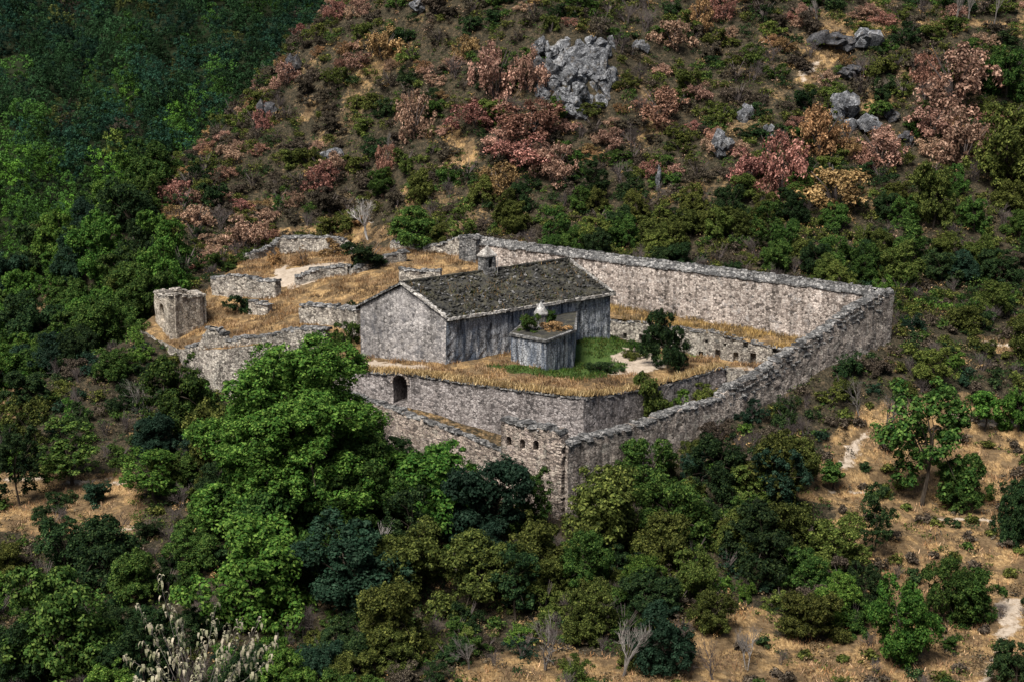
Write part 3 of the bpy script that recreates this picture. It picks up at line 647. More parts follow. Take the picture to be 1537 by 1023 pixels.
mb = MB(); mb.add(*grid_face(D + dn, A + dn, Ae, De, 30, 8, .03, rng)); mb.build('side_wall', M['stained'], church)
ax = (rp - ap); axu = ax / np.linalg.norm(ax)
def roof_side(e0, e1, name, seed):
    rng = np.random.default_rng(seed)
    o0 = e0 + (e0 - ap) * .07 - axu * .35 + [0, 0, .15]; o1 = e1 + (e1 - rp) * .07 + axu * .35 + [0, 0, .15]; r0 = ap - axu * .35 + [0, 0, .3]; r1 = rp + axu * .35 + [0, 0, .3]
    mb = MB(); V, F = grid_face(o0, o1, r1, r0, 90, 26, .0, rng); V = np.array(V)
    s = V @ np.array([.31, .23, .17]); V[:, 2] += .3 * (vnoise(V[:, 0] / 1.3, V[:, 1] / 1.3) - .5) + .25 * (vnoise(V[:, 0] / .5, V[:, 1] / .5) - .5)
    mb.add(V, F)
    V2 = V.copy(); b = [i for i in range(91)]; n = len(V); lo = V[:91] - [0, 0, .45]
    mb.add(np.r_[V[:91], lo], [(i + 1, i, 91 + i, 92 + i) for i in range(90)])
    nn = np.cross(o1 - o0, r0 - o0); nn /= np.linalg.norm(nn); nn = nn if nn[2] > 0 else -nn
    for _ in range(1100):                        # loose roof slabs
        a, c = rng.random(), rng.random() ** 1.1; p = o0 * (1 - a) * (1 - c) + o1 * a * (1 - c) + r1 * a * c + r0 * (1 - a) * c + nn * rng.uniform(-.05, .12)
        e = unit((o1 - o0)[:2]); w = rng.uniform(.2, .6)
        mb.add(*slab(rng, p, e, np.array([-e[1], e[0]]), w, w * rng.uniform(.5, 1), rng.uniform(.1, .22), .25, .25), m=1 if rng.random() < .24 else 0)
    o = mb.build(name, [M['roof'], M['coping']], church)
    return o0, o1, r0, r1
o0, o1, r0, r1 = roof_side(Be, Ce, 'roof_slope', 5); roof_plane = (o0, o1, r1, r0)
q0, q1, _, _ = roof_side(Ae, De, 'roof_slope', 6)
def stone_row(p, q, name, w, h, seed, mat, l=(.5, 1.1)):
    rng = np.random.default_rng(seed); mb = MB(); p = np.asarray(p); q = np.asarray(q); d = np.linalg.norm(q - p); s = 0; e = (q - p) / d; side = unit(np.array([-e[1], e[0]]))
    while s < d - .05:
        ln = min(rng.uniform(*l), d - s); V = []
        for z in (0, 1):
            for a, b in ((0, -1), (1, -1), (1, 1), (0, 1)):
                c = p + e * (s + a * ln * .96); V.append([c[0] + side[0] * b * w / 2 + rng.normal(0, .04), c[1] + side[1] * b * w / 2 + rng.normal(0, .04), c[2] + z * h + rng.normal(0, .04)])
        mb.add(V, BOXF); s += ln
    return mb.build(name, mat, church)
stone_row(Be + (Be - ap) * .05 - axu * .15, ap - axu * .15 + [0, 0, .2], 'verge_stones', .7, .38, 41, M['pale_stone'])
stone_row(Ae + (Ae - ap) * .05 - axu * .15, ap - axu * .15 + [0, 0, .2], 'verge_stones', .6, .34, 42, M['coping'])
stone_row(Ce + (Ce - rp) * .05 + axu * .15, rp + axu * .15 + [0, 0, .2], 'verge_stones', .7, .36, 43, M['pale_stone'])
stone_row(o0 - [0, 0, .35], o1 - [0, 0, .35], 'eaves_course', .5, .42, 44, M['pale_stone'], (.6, 1.6))
stone_row(r0, r1, 'ridge_stones', .6, .3, 45, M['roof'])
# bell turret on the ridge
f = (722 - 601) / (847 - 601); c = ap + (rp - ap) * f + [0, 0, -.6]; e = unit(ax[:2]); s_ = np.array([-e[1], e[0]])
bel = MB(); hw = 1.15
def bx(c, l, w, z0, z1, taper=1.0):
    V = [[c[0] + e[0] * a * l * k + s_[0] * b * w * k, c[1] + e[1] * a * l * k + s_[1] * b * w * k, z] for z, k in ((z0, 1), (z1, taper)) for a, b in ((-1, -1), (1, -1), (1, 1), (-1, 1))]
    return V, BOXF
bt = mk('bell_turret', *bx(c, hw, .95, c[2], c[2] + 3.3, .92), M['coping'], church); fix_normals(bt)
carve(bt, [arch_cutter(np.array([c[0], c[1], c[2] + 1.5]) + np.append(-s_ * .95, 0), e, -s_, .9, 1.5, .9)])
mb = MB(); mb.add(*bx(c, hw * 1.08, 1.05, c[2] + 3.3, c[2] + 3.55)); pk = np.array([c[0], c[1], c[2] + 5.0]); base = np.array(bx(c, hw * 1.0, .98, c[2] + 3.551, c[2] + 4)[0][:4])
mb.add(np.r_[base, [pk]], [(0, 1, 4), (1, 2, 4), (2, 3, 4), (3, 0, 4)]); mb.build('turret_roof', M['pale_stone'], church)
pc = c + np.append(-s_ * 1.6 + e * .8, .6); mb = MB(); mb.add(*tube([pc, pc + [0, 0, 2.6]], [.07, .05], 5)); mb.build('mast', M['lantern'], church)

# ------------------------------------------------------------------ side chapel with a lantern
nA = at(820, 556, 227); nL = at(767, 549, 231.5); nR = at(862, 549, 234)
zt = at(819, 512, 227)[2]
poly = [nL[:2], nA[:2], nR[:2], np.array([10.4, 247.5]), np.array([2.2, 240.0])]
chap = empty('chapel', (poly[1][0], poly[1][1], -1)); tag(chap, 'low flat roofed side chapel with black streaks against the church wall', 'chapel')
rng = np.random.default_rng(6); mb = MB()
for i in range(5):
    a, b = poly[i], poly[(i + 1) % 5]; mb.add(*grid_face(np.append(a, -2.5), np.append(b, -2.5), np.append(b, zt), np.append(a, zt), 8, 6, .03, rng))
mb.build('wall', M['stained'], chap)
def offs(P, k):
    c = np.mean(P, 0); return [p + (p - c) / np.linalg.norm(p - c) * k for p in P]
mb = MB(); O = offs(poly, .35)
V = [np.append(p, zt - .1) for p in O] + [np.append(p, zt + .22) for p in O] + [np.append(p, zt + .3) for p in offs(poly, -.1)]
mb.add(V, [(i, (i + 1) % 5, 5 + (i + 1) % 5, 5 + i) for i in range(5)] + [(5 + i, 5 + (i + 1) % 5, 10 + (i + 1) % 5, 10 + i) for i in range(5)] + [(4, 3, 2, 1, 0)]); mb.build('cornice', M['coping'], chap)
sr = mk('roof', [np.append(p, zt + .28) for p in offs(poly, -.05)], [(0, 1, 2, 3, 4)], M['roof'], chap)
lc = at(812, 492, 235); lc[2] = zt + .25
lan = MB(); lan.add(*bx(lc, .95, .95, lc[2], lc[2] + .25)); lb = lan.build('lantern', M['lantern'], chap)
for k in range(6):
    a = k * math.pi / 3; p = lc + [.72 * math.cos(a), .72 * math.sin(a), .25]; cm = MB(); cm.add(*tube([p, p + [0, 0, .15], p + [0, 0, .16], p + [0, 0, 1.95], p + [0, 0, 1.96], p + [0, 0, 2.1]], [.15, .15, .1, .09, .15, .15], 7)); ob = cm.build('column', M['lantern'], None)
    ob.data.transform(Matrix.Translation(-Vector(chap.location))); ob.parent = lb
cm = MB(); ring = lambda r, z: [lc + [r * math.cos(a), r * math.sin(a), z] for a in np.arange(6) * math.pi / 3 + .5]
V = ring(1.2, 2.1) + ring(1.25, 2.3) + ring(.1, 4.0) ; cm.add(V, [(i, (i + 1) % 6, 6 + (i + 1) % 6, 6 + i) for i in range(6)] + [(6 + i, 6 + (i + 1) % 6, 12 + (i + 1) % 6, 12 + i) for i in range(6)] + [(5, 4, 3, 2, 1, 0), (12, 13, 14, 15, 16, 17)])
ob = cm.build('lantern_roof', M['lantern'], None); ob.data.transform(Matrix.Translation(-Vector(chap.location))); ob.parent = lb

# ------------------------------------------------------------------ row of cells against the far wall
C0 = at(905, 503, 266)[:2]; C1 = at(1172, 546, 249)[:2]
CPn = lambda u, v: on_plane(u, v, C0, C1)
t = unit(C1 - C0); n_out = np.array([t[1], -t[0]]); n_out = n_out if n_out[1] < 0 else -n_out
tops = [CPn(u, v) for u, v in [(908, 478), (960, 483), (1000, 490), (1050, 498), (1100, 505), (1140, 515), (1170, 522), (1230, 534)]]
P = [(p[0] - n_out[0] * .6, p[1] - n_out[1] * .6, p[2], -8) for p in tops]
cuts = []
for u, v, w, h in [(938, 509, .7, 1.1), (962, 511, .7, 1.1), (985, 522, .8, 1.4), (1052, 540, .9, 1.5), (1077, 541, 1.0, 1.9), (1104, 546, 1.0, 2.0), (1130, 548, 1.1, 2.1), (1088, 520, .5, .6), (1119, 522, .9, 1.3), (1163, 530, .9, 1.2), (1060, 515, .5, .6)]:
    p = CPn(u, v); cuts.append(arch_cutter(p, t, n_out, w, h, .95, arch=False))
cells = masonry('cell_block', P, 1.2, M['ruin'], 'low row of ruined cells with dark doorways under the far wall', 'cells', seed=33, jag=.3, h=(.15, .4), cutters=cuts, dens=.7)[0]
E = unit(RIGHT - FARL); Fw = [on_plane(u, 400, FARL, RIGHT)[:2] for u in (912, 960, 1010, 1060, 1110, 1160, 1215, 1250)]
rt = []; 
back = [np.append(p + np.array([E[1], -E[0]]) * .3, 0) for p in Fw]
pts = [p[:2] for p in tops] + [b[:2] for b in back[::-1]]
zz = TPS([tuple(p) for p in tops] + [(b[0], b[1], np.interp(b[0], [17, 45, 60], [.1, -1.8, -2.6])) for b in back], .01)
rg_ = cdt_ground('roof', pts, lambda x, y: zz(x, y) + .5 * (vnoise(x / 1.5, y / 1.5) - .3), .9, M['ground'])
attr(rg_, 'dry', np.full(len(rg_.data.vertices), .75)); rg_.data.transform(Matrix.Translation(-cells.location)); rg_.parent = cells
cells_roof = (pts, zz)

# ------------------------------------------------------------------ the ruins on the left terrace
def gz(p): return float(floor_t(p[0], p[1]))
def ruin(name, pix, th, mat, label, base_drop=2.0, seed=1, jag=.35, cutters=None, closed=False, dens=.85, cat='ruined wall', group=None, h=(.2, .5)):
    P = []
    for u, v, d in pix:
        p = at(u, v - 6, d); P.append((*p, min(gz(p), p[2] - 1) - base_drop))
    return masonry(name, P, th, M[mat], label, cat, seed=seed, jag=jag, cutters=cutters, closed=closed, dens=dens, h=h, jit=.12, group=group)
# tower ruin
bl = [at(238, 493, 274), at(259, 500, 264), at(307, 494, 269)]; bl.append(bl[0] + bl[2] - bl[1])
th_ = [437, 444, 442, 436]; ct = []
P = []
for p, v0, u0 in zip(bl, th_, (238, 258, 306, 285)):
    P.append((p[0], p[1], at(u0, v0, p[1])[2], p[2] - 3))
t = unit((bl[1] - bl[0])[:2]); no = np.array([t[1], -t[0]]); no = no if no[0] < 0 else -no
if no[1] > 0: no = -no
dc = (bl[0] + bl[1]) / 2; dc[2] += .7; dc[:2] += no * .4
tw = empty('ruined_tower', bl[1]); tag(tw, 'small flat topped square tower of pale stone with a dark arched doorway', 'tower'); cm_ = MB()
for k in range(4):
    a_, b_ = np.array(P[k]), np.array(P[(k + 1) % 4]); e_ = unit((b_ - a_)[:2]) * .42; ins = np.append(e_, [0, 0]) * (1 if k % 2 else 0)
    V, F, tp, tg_, nm__ = wall_mesh([a_ + ins, (a_ + b_) / 2 + [0, 0, (-1.0, -.5, .2, .3)[k], 0], b_ - ins], .9, .4, seed=44 + k, jit=.08)
    wl = mk('wall', V, F, M['ruin_pale'], tw); fix_normals(wl); cm_ = MB(); crest_stones(cm_, tp, tg_, nm__, .9, 90 + k, (.25, .5)); cm_.build('coping', M['ruin'], tw)
    if k == 0: carve(wl, [arch_cutter(dc + [0, 0, .9], t, no, 3.4, 3.3, 2.0)])
mk('roof', [(p[0], p[1], p[2] - 1.1) for p in P] + [(p[0], p[1], p[2] - 1.5) for p in P], [(0, 1, 2, 3), (7, 6, 5, 4)], M['ruin'], tw)  # slab added inside the walls to block light and keep the doorway dark
ruin('ruined_wall', [(320, 424, 283), (345, 419, 281), (370, 420, 280), (395, 426, 279), (417, 429, 277)], 1.3, 'ruin', 'ruined wall with a ragged crest just right of the small square tower', seed=51)
ruin('ruined_wall', [(368, 389, 302), (385, 385, 304), (402, 378, 307), (420, 367, 310)], 1.2, 'ruin', 'sloping ruined wall ending in a pale stub, beside the yellow bush', seed=52)
ruin('ruined_wall', [(422, 364, 310), (450, 362, 309), (480, 362, 308), (512, 364, 306), (532, 378, 304)], 1.4, 'ruin', 'broad upper ruined wall behind the trodden yard, left of the dark round shrub', seed=53, jag=.25)
ruin('ruined_wall', [(443, 424, 282), (470, 414, 283), (500, 407, 284), (522, 404, 284)], 1.5, 'ruin', 'low tumbled wall along the front of the trodden yard', seed=54, jag=.4, base_drop=1)
ruin('ruined_wall', [(526, 411, 283), (550, 400, 285), (580, 390, 288), (607, 383, 290)], 1.5, 'ruin', 'dark low wall stepping up below the dark round shrub', seed=55, jag=.3, base_drop=1)
ruin('ruined_wall', [(588, 368, 304), (612, 372, 302), (636, 376, 298), (665, 370, 295), (694, 363, 291)], 1.2, 'ruin', 'rough wall joining the ruins to the turret stump of the far wall', seed=56, jag=.25)
ruin('ruined_wall', [(600, 408, 272), (630, 411, 271), (662, 412, 270)], 1.0, 'ruin', 'low wall stub behind the church roof ridge', seed=57, jag=.2, base_drop=1)
ruin('ruined_wall', [(452, 466, 259), (480, 464, 257), (510, 466, 255), (538, 472, 252)], 1.2, 'ruin', 'dark retaining wall between the straw terrace and the church gable', seed=58, jag=.3, base_drop=3)
ruin('ruined_wall', [(282, 526, 256), (300, 522, 255), (316, 498, 254), (334, 500, 253), (342, 517, 252), (385, 512, 251), (425, 501, 250), (460, 498, 248), (491, 498, 246)], 1.3, 'ruin', 'long broken retaining wall under the straw terrace with an upright stump', seed=59, jag=.35, base_drop=8)
ruin('ruined_wall', [(376, 460, 272), (392, 461, 271), (405, 463, 270)], 1.4, 'ruin', 'small heap of wall standing alone in the straw', seed=60, jag=.3, base_drop=1)

# ------------------------------------------------------------------ rocks
def crag(name, pts, mat, label, group=None, cat='rock'):
    mb = MB(); p0 = None
    for rngs, p, r in pts:
        if p0 is None: p0 = p
        V, F = hull_rock(rngs, np.asarray(p), r, 18); mb.add(V, F)
    root = mb.build(name, M[mat], None)
    ob = root; ob.data.transform(Matrix.Translation(-Vector(p0))); ob.location = p0
    tag(ob, label, cat, group); return ob
rng = np.random.default_rng(21); pts = []
CR = [(800, 62), (795, 100), (812, 150), (868, 168), (912, 152), (925, 110), (918, 62), (870, 46)]
for j in range(8):
    for i in range(7):
        u = 806 + i * 19 + (j % 2) * 8 + rng.normal(0, 4); v = 58 + j * 15 + rng.normal(0, 4)
        if not inpoly(u, v, CR): continue
        p = hit(u, v + 6, Hs); pts.append((rng, p + [0, .5 + rng.normal(0, 1.0), -.3], (rng.uniform(1.7, 2.9), rng.uniform(2.4, 3.4), rng.uniform(1.8, 3.4))))
pc_ = hit(862, 112, Hs); pts.append((rng, pc_ + [0, 1.6, -.6], (9.0, 4.6, 9.0)))
crag_o = crag('crag', pts, 'rock', 'large pale grey crag of fissured rock high on the hillside', cat='crag')
bm = bmesh.new(); bm.from_mesh(crag_o.data); bmesh.ops.triangulate(bm, faces=bm.faces)
for _ in range(3): bmesh.ops.subdivide_edges(bm, edges=[e for e in bm.edges if e.calc_length() > .55], cuts=1, use_grid_fill=True)
bmesh.ops.triangulate(bm, faces=bm.faces); bm.normal_update()
for v_ in bm.verts:
    c_ = v_.co; q_ = vnoise(np.array([c_.x * 1.1 + c_.y * .5]), np.array([c_.z * .8 + c_.y * .4]))[0] + .5 * vnoise(np.array([c_.x * 2.9]), np.array([c_.z * 2.1 + c_.y]))[0]
    cr_ = abs(vnoise(np.array([c_.x * .55 + 8 + c_.z * .25]), np.array([c_.z * .18 + c_.y * .2]))[0] - .5)
    v_.co = c_ + v_.normal * (.5 * (q_ - .75) - (.45 if cr_ < .03 else 0))
bm.to_mesh(crag_o.data); bm.free()
ROCKS = []
for k, (u, v, w, h, mt, lab) in enumerate([(1084, 225, 26, 36, 'rock', 'upright grey boulder low on the slope, leftmost of the boulders on the right'), (1120, 172, 18, 22, 'rock', 'small pale boulder above the upright grey boulder'), (1155, 205, 13, 18, 'rock', 'little pale boulder just right of the upright grey boulder'),
        (1255, 65, 45, 26, 'dark_rock', 'wide dark outcrop below the track at the upper right'), (1295, 62, 32, 30, 'rock', 'grey broken outcrop under the track, right of the dark outcrop'), (1265, 165, 34, 38, 'rock', 'grey outcrop in the middle of the boulder slope'), (1292, 190, 40, 32, 'rock', 'wide grey outcrop just below the middle outcrop'), (1340, 172, 22, 18, 'dark_rock', 'dark blue grey boulder in the straw at the right'),
        (1355, 215, 16, 20, 'dark_rock', 'dark boulder half hidden above the green bush at the right'), (1272, 112, 30, 22, 'dark_rock', 'dark rock on the bare slope between two straw strips'), (960, 72, 18, 20, 'rock', 'small grey rock just right of the large crag'), (988, 278, 8, 26, 'rock', 'thin white rock low on the slope behind the far wall'),
        (632, 14, 20, 16, 'rock', 'lone grey rock at the top edge left of the crag'), (500, 238, 24, 18, 'rock', 'pale rock on the left flank of the hill'), (440, 105, 20, 34, 'dark_rock', 'dark rock on the left edge of the hill, upper one'), (405, 165, 18, 28, 'dark_rock', 'dark rock on the left edge of the hill, lower one')]):
    p = hit(u, v + h * .3, Hs); s_px = FPX / (p[1] * 1.02) / 1.4; r = w / s_px / 2; ROCKS.append((p[0], p[1] - 2, r * .9)); rz = h / s_px / 2; rg = np.random.default_rng(100 + k)
    crag('boulder', [(rg, p + [rg.normal(0, r * .35), -.3, rz * .5 + rg.normal(0, rz * .25)], (r * rg.uniform(.5, .8), r * .8, rz * rg.uniform(.55, .85))) for _ in range(5)], mt, lab, cat='boulder', group='boulders on the hillside')

# ------------------------------------------------------------------ foliage meshes
def quads_from(c, n_, size, rng, aspect=.62, droop=0.0):   # leaf sized diamonds at points c facing n_
    N_ = len(c); up = rng.normal(size=(N_, 3)); a = np.cross(n_, up); a /= np.linalg.norm(a, axis=1)[:, None] + 1e-9; b = np.cross(n_, a)
    s = (size * rng.uniform(.6, 1.35, N_))[:, None]
    k = n_ * s * .18
    V = np.stack([c + a * s * .6, c + b * s * .6 * aspect + k, c - a * s * .6, c - b * s * .6 * aspect + k], 1).reshape(-1, 3)
    return V, np.arange(4 * N_).reshape(-1, 4)
def puff(centres, radii, per, size, rng, up=.45, flat=.88):   # clumps of leaves
    K = len(centres); idx = np.repeat(np.arange(K), per)
    d = rng.normal(size=(len(idx), 3)); d /= np.linalg.norm(d, axis=1)[:, None]; d[:, 2] = np.where((d[:, 2] < -.3) & (rng.random(len(idx)) < .6), -d[:, 2] * .8, d[:, 2])
    r = rng.random(len(idx)) ** .45
    c = centres[idx] + d * (r * radii[idx] * 1.08)[:, None] * [1, 1, flat]
    n_ = d * 1.1 + [0, 0, up] + rng.normal(0, .38, d.shape); n_ /= np.linalg.norm(n_, axis=1)[:, None]
    return quads_from(c, n_, size, rng)
def crown_points(rng, R, H, z0, lobes, clumps, fill=.55):
    # lobes spread through a crown of radius R and height H; clumps sit over the lobes' skins
    lc = []; tries = 0
    while len(lc) < lobes and tries < 4000:
        tries += 1
        p = rng.uniform(-1, 1, 3); 
        if np.hypot(p[0], p[1]) > 1: continue
        zz = (p[2] + 1) / 2; lim = math.sqrt(max(0, 1 - (abs(zz - .42) / .62) ** 2.2)) if abs(zz - .42) < .62 else 0
        if np.hypot(p[0], p[1]) > lim: continue
        if all(np.linalg.norm((p - q) * [1, 1, .8]) > 1.25 / lobes ** .4 for q in lc): lc.append(p)
        elif tries > 2500: lc.append(p)
    lc = np.array(lc + [np.array([0, 0, -.1])]); lr = rng.uniform(.24, .52, len(lc)) * (9 / lobes) ** .3; lr[-1] = fill; hole = rng.uniform(0, 50, 3)
    C = []; tries = 0; pw = lr ** 2 / np.sum(lr ** 2)
    while len(C) < clumps and tries < clumps * 30:
        tries += 1
        k = rng.choice(len(lc), p=pw); d = rng.normal(size=3); d /= np.linalg.norm(d)
        if d[2] < -.5 and rng.random() < .6: d[2] *= -.5
        q = lc[k] + d * lr[k] * rng.uniform(.78, 1.04)
        if np.min(np.linalg.norm(lc - q, axis=1) / lr) < .72: continue
        if vnoise(np.array([q[0] * 2.6 + hole[0] + q[2]]), np.array([q[1] * 2.6 + hole[1] + 2.2 * q[2]]))[0] < .3: continue
        C.append(q)
    C = np.array(C); C[:, 0] *= R; C[:, 1] *= R; C[:, 2] = z0 + (C[:, 2] + 1) / 2 * H
    Lp = lc * [R, R, 1]; Lp[:, 2] = z0 + (lc[:, 2] + 1) / 2 * H
    return C, Lp
def trunk_tubes(rng, H, z0, Lp, r0, lean=0.0, k=6, fork=.55):
    Vs = []; Fs = []; n = 0
    def add(V, F):
        nonlocal n
        Vs.append(np.array(V)); Fs.extend([tuple(i + n for i in f) for f in F]); n += len(V)
    top = np.array([lean * H * .3, 0, max(z0 * 1.2, H * fork)]); P = [np.array([0, 0, -.8]), np.array([0, 0, 0.0]), top * [.4, 1, .45] + [rng.normal(0, .02 * H), rng.normal(0, .02 * H), 0], top]
    add(*tube(P, [r0 * 1.5, r0 * 1.15, r0 * .8, r0 * .55], k))
    for q in Lp:
        s = P[2] + (P[3] - P[2]) * rng.uniform(0, 1); m = s + (q - s) * .5 + [0, 0, .08 * H] + rng.normal(0, .03 * H, 3)
        add(*tube([s, m, q], [r0 * .42, r0 * .25, r0 * .08], 4))
    return np.concatenate(Vs), Fs
def mesh_only(name, V, F, mat):
    o = mk(name, V, F, mat, link=False); me = o.data; bpy.data.objects.remove(o); return me
TREES = {}
def proto_tree(key, seed, R, H, z0, lobes, clumps, per, leaf, clump_r, r0, lean=0.0, up=.35, flat=.9, fill=.55):
    rng = np.random.default_rng(seed); C, Lp = crown_points(rng, R, H - z0, z0, lobes, clumps, fill)
    V, F = puff(C, rng.uniform(.45, 1.4, len(C)) * clump_r, per, leaf, rng, up, flat)
    tv, tf = trunk_tubes(rng, H, z0, Lp, r0, lean)
    if lean: V[:, 0] += lean * H * .3 * np.clip(V[:, 2] / H * 1.6, 0, 1.4)
    TREES[key] = (mesh_only('crown', V, F, L['mid']), mesh_only('trunk', tv, tf, M['bark']), R, H)
# unit sizes are metres; every copy is scaled to what the photograph shows
for k in range(4): proto_tree(f'round{k}', 200 + k, 4.0, 8.5, .6, 15, 430, 62, .25, .56, .22)
for k in range(3): proto_tree(f'dome{k}', 230 + k, 4.3, 6.8, .1, 14, 430, 60, .25, .56, .2, up=.45)
for k in range(3): proto_tree(f'open{k}', 250 + k, 2.8, 8.5, 1.8, 10, 170, 52, .23, .46, .16, lean=.25 * (k - 1))
for k in range(2): proto_tree(f'ball{k}', 270 + k, 1.6, 6.0, 2.4, 7, 110, 46, .26, .42, .11)
proto_tree('great', 297, 11.5, 24.5, .2, 60, 2700, 76, .31, .85, .7, fill=.8)
proto_tree('great2', 291, 8.5, 15, .2, 28, 1200, 72, .30, .78, .5, fill=.75)
SHRUBS = {}
def proto_shrub(key, seed, R, H, lobes, clumps, per, leaf, cr, twigs=7, spike=0.0):
    rng = np.random.default_rng(seed); C, Lp = crown_points(rng, R, H, -.1 * H, lobes, clumps)
    V, F = puff(C, rng.uniform(.6, 1.3, len(C)) * cr, per, leaf, rng, .5, .8 + spike)
    F = [tuple(f) for f in F]; mi = [0] * len(F); n = len(V); Vs = [V]
    for _ in range(twigs):
        a = rng.uniform(0, 6.28); e = np.array([math.cos(a) * R * .7, math.sin(a) * R * .7, H * rng.uniform(.55, 1.02)])
        tv, tf = tube([[0, 0, -.3], e * [.4, .4, .55], e], [.07, .05, .02], 3); Vs.append(np.array(tv)); F += [tuple(i + n for i in f) for f in tf]; mi += [1] * len(tf); n += len(tv)
    o = mk('shrub', np.concatenate(Vs), F, [L['mid'], M['twig']], midx=mi, link=False); me = o.data; bpy.data.objects.remove(o); SHRUBS[key] = (me, R, H)
for k in range(4): proto_shrub(f'leafy{k}', 300 + k, 2.0, 3.0, 8, 120, 44, .19, .36)
for k in range(3): proto_shrub(f'low{k}', 320 + k, 2.2, 1.8, 8, 100, 44, .19, .36)
for k in range(4): proto_shrub(f'plume{k}', 340 + k, 2.1, 2.8, 14, 190, 24, .17, .30, 8, .3)
for k in range(2): proto_shrub(f'thin{k}', 360 + k, 1.8, 3.0, 8, 60, 24, .2, .36, 16)
BARE = {}
def branchy(key, seed, H, spread, depth, r0, stems, splits=3):
    rng = np.random.default_rng(seed); mb = MB()
    def grow(p, d, ln, r, k):
        q = p + d * ln * .5 + rng.normal(0, .06 * ln, 3); e = p + d * ln
        mb.add(*tube([p, q, e], [r, r * .8, r * .55], 4 if k > 1 else 3))
        if k == 0: return
        for _ in range(splits + (rng.random() < .4)):
            nd = d + rng.normal(0, spread, 3) + [0, 0, .18]; nd /= np.linalg.norm(nd); s = p + (e - p) * rng.uniform(.45, 1.0)
            grow(s, nd, ln * rng.uniform(.55, .8), r * .55, k - 1)
    for _ in range(stems):
        a = rng.uniform(0, 6.28); d = np.array([math.cos(a) * spread * .7, math.sin(a) * spread * .7, 1]); d /= np.linalg.norm(d)
        grow(np.array([rng.normal(0, .1), rng.normal(0, .1), -.3]), d, H * .42 * rng.uniform(.8, 1.1), r0, depth)
    o = mb.build('shrub', [M['twig']]); me = o.data; bpy.data.objects.remove(o); BARE[key] = (me, H * .4, H)
for k in range(4): branchy(f'brush{k}', 400 + k, 3.2, .42, 3, .045, 6)
for k in range(2): branchy(f'bare{k}', 420 + k, 5.5, .36, 4, .10, 2)
branchy('ghost', 430, 6.0, .33, 4, .14, 2, 3)

def set_mat(o, m, slot=0):
    o.material_slots[slot].link = 'OBJECT'; o.material_slots[slot].material = m
def unlink_name(base):
    return base
PLACED = []                                     # x, y, radius of every plant set by hand
rgV = np.random.default_rng(1234)
def put_tree(p, key, sx, sz, leaf, name, label, cat='tree', group=None, bark='bark', rz=None):
    cm, tm, R, H = TREES[key]
    t = empty(name, (p[0], p[1], p[2] - .15)); t.rotation_euler[2] = rgV.uniform(0, 6.28) if rz is None else rz; t.scale = (sx, sx, sz)
    for nm_, me, m in (('crown', cm, L[leaf]), ('trunk', tm, M[bark])):
        o = bpy.data.objects.new(nm_, me); COL.objects.link(o); o.parent = t; set_mat(o, m)
    PLACED.append((p[0], p[1], R * sx)); return tag(t, label, cat, group)
def put_shrub(p, key, sx, sz, leaf, name, label, cat='shrub', group=None, rec=True, twig=None):
    me, R, H = (SHRUBS.get(key) or BARE[key]); o = bpy.data.objects.new(name, me); COL.objects.link(o)
    o.location = (p[0], p[1], p[2] - .1); o.rotation_euler[2] = rgV.uniform(0, 6.28); o.scale = (sx, sx, sz)
    if key in SHRUBS: set_mat(o, L[leaf], 0)
    else: set_mat(o, M[leaf], 0)
    if rec: PLACED.append((p[0], p[1], R * sx))
    return tag(o, label, cat, group)
def px_m(p): return FPX / (p[1] * 1.03)         # photograph pixels per metre there
def TREE(u, v, w, h, key, leaf, name, label, fn=ground, d=None, group=None, bark='bark', rz=None):
    p = at(u, v, d) if d else hit(u, v, fn)
    if d: p[2] = float(fn(p[0:1], p[1:2])[0])
    cm, tm, R, H = TREES[key]; k = px_m(p); return put_tree(p, key, w / k / 2 / R, h / k / H, leaf, name, label, 'tree', group, bark, rz)
def SHRUB(u, v, w, h, key, leaf, name, label, fn=ground, group=None, cat='shrub', p=None):
    p = hit(u, v, fn) if p is None else p
    me, R, H = (SHRUBS.get(key) or BARE[key]); k = px_m(p); return put_shrub(p, key, w / k / 2 / R, h / k / H, leaf, name, label, cat, group)

# ---- the plants one can point at: centre u, foot v, width, height on the photograph
TREE(452, 775, 292, 255, 'great', 'bright', 'walnut_tree', 'huge bright green round tree hiding the left end of the outer wall', rz=1.7)
TREE(268, 652, 105, 120, 'round2', 'mid', 'broadleaf_tree', 'mid green tree below the broken retaining wall')
TREE(338, 705, 95, 110, 'round1', 'olive', 'broadleaf_tree', 'olive tree close on the left of the huge round tree')
TREE(520, 805, 175, 150, 'great2', 'mid', 'broadleaf_tree', 'broad green tree under the right side of the huge round tree')
TREE(655, 790, 160, 122, 'dome0', 'bright', 'broadleaf_tree', 'bushy green tree standing against the low outer wall, left of the dark one')
TREE(738, 812, 140, 122, 'dome1', 'teal', 'broadleaf_tree', 'very dark blue green tree just left of the windowed corner tower')
TREE(912, 828, 150, 125, 'dome2', 'olive', 'broadleaf_tree', 'olive green tree just right of the corner tower')
TREE(972, 752, 85, 95, 'round0', 'mid', 'broadleaf_tree', 'mid green tree against the right wall, behind the olive green tree')
TREE(1015, 815, 105, 110, 'round1', 'mid', 'broadleaf_tree', 'green tree right of the olive green tree below the right wall')
TREE(1078, 745, 85, 95, 'round2', 'dark', 'broadleaf_tree', 'dark green tree below the middle of the right wall')
TREE(1160, 745, 110, 95, 'dome0', 'olive', 'broadleaf_tree', 'olive bushy tree below the right wall at the edge of the dry field')
TREE(420, 830, 140, 115, 'dome1', 'mid', 'broadleaf_tree', 'dull green tree below the huge round tree')
TREE(378, 935, 195, 145, 'dome2', 'bright', 'broadleaf_tree', 'bright green dome shaped tree in the lower left thicket')
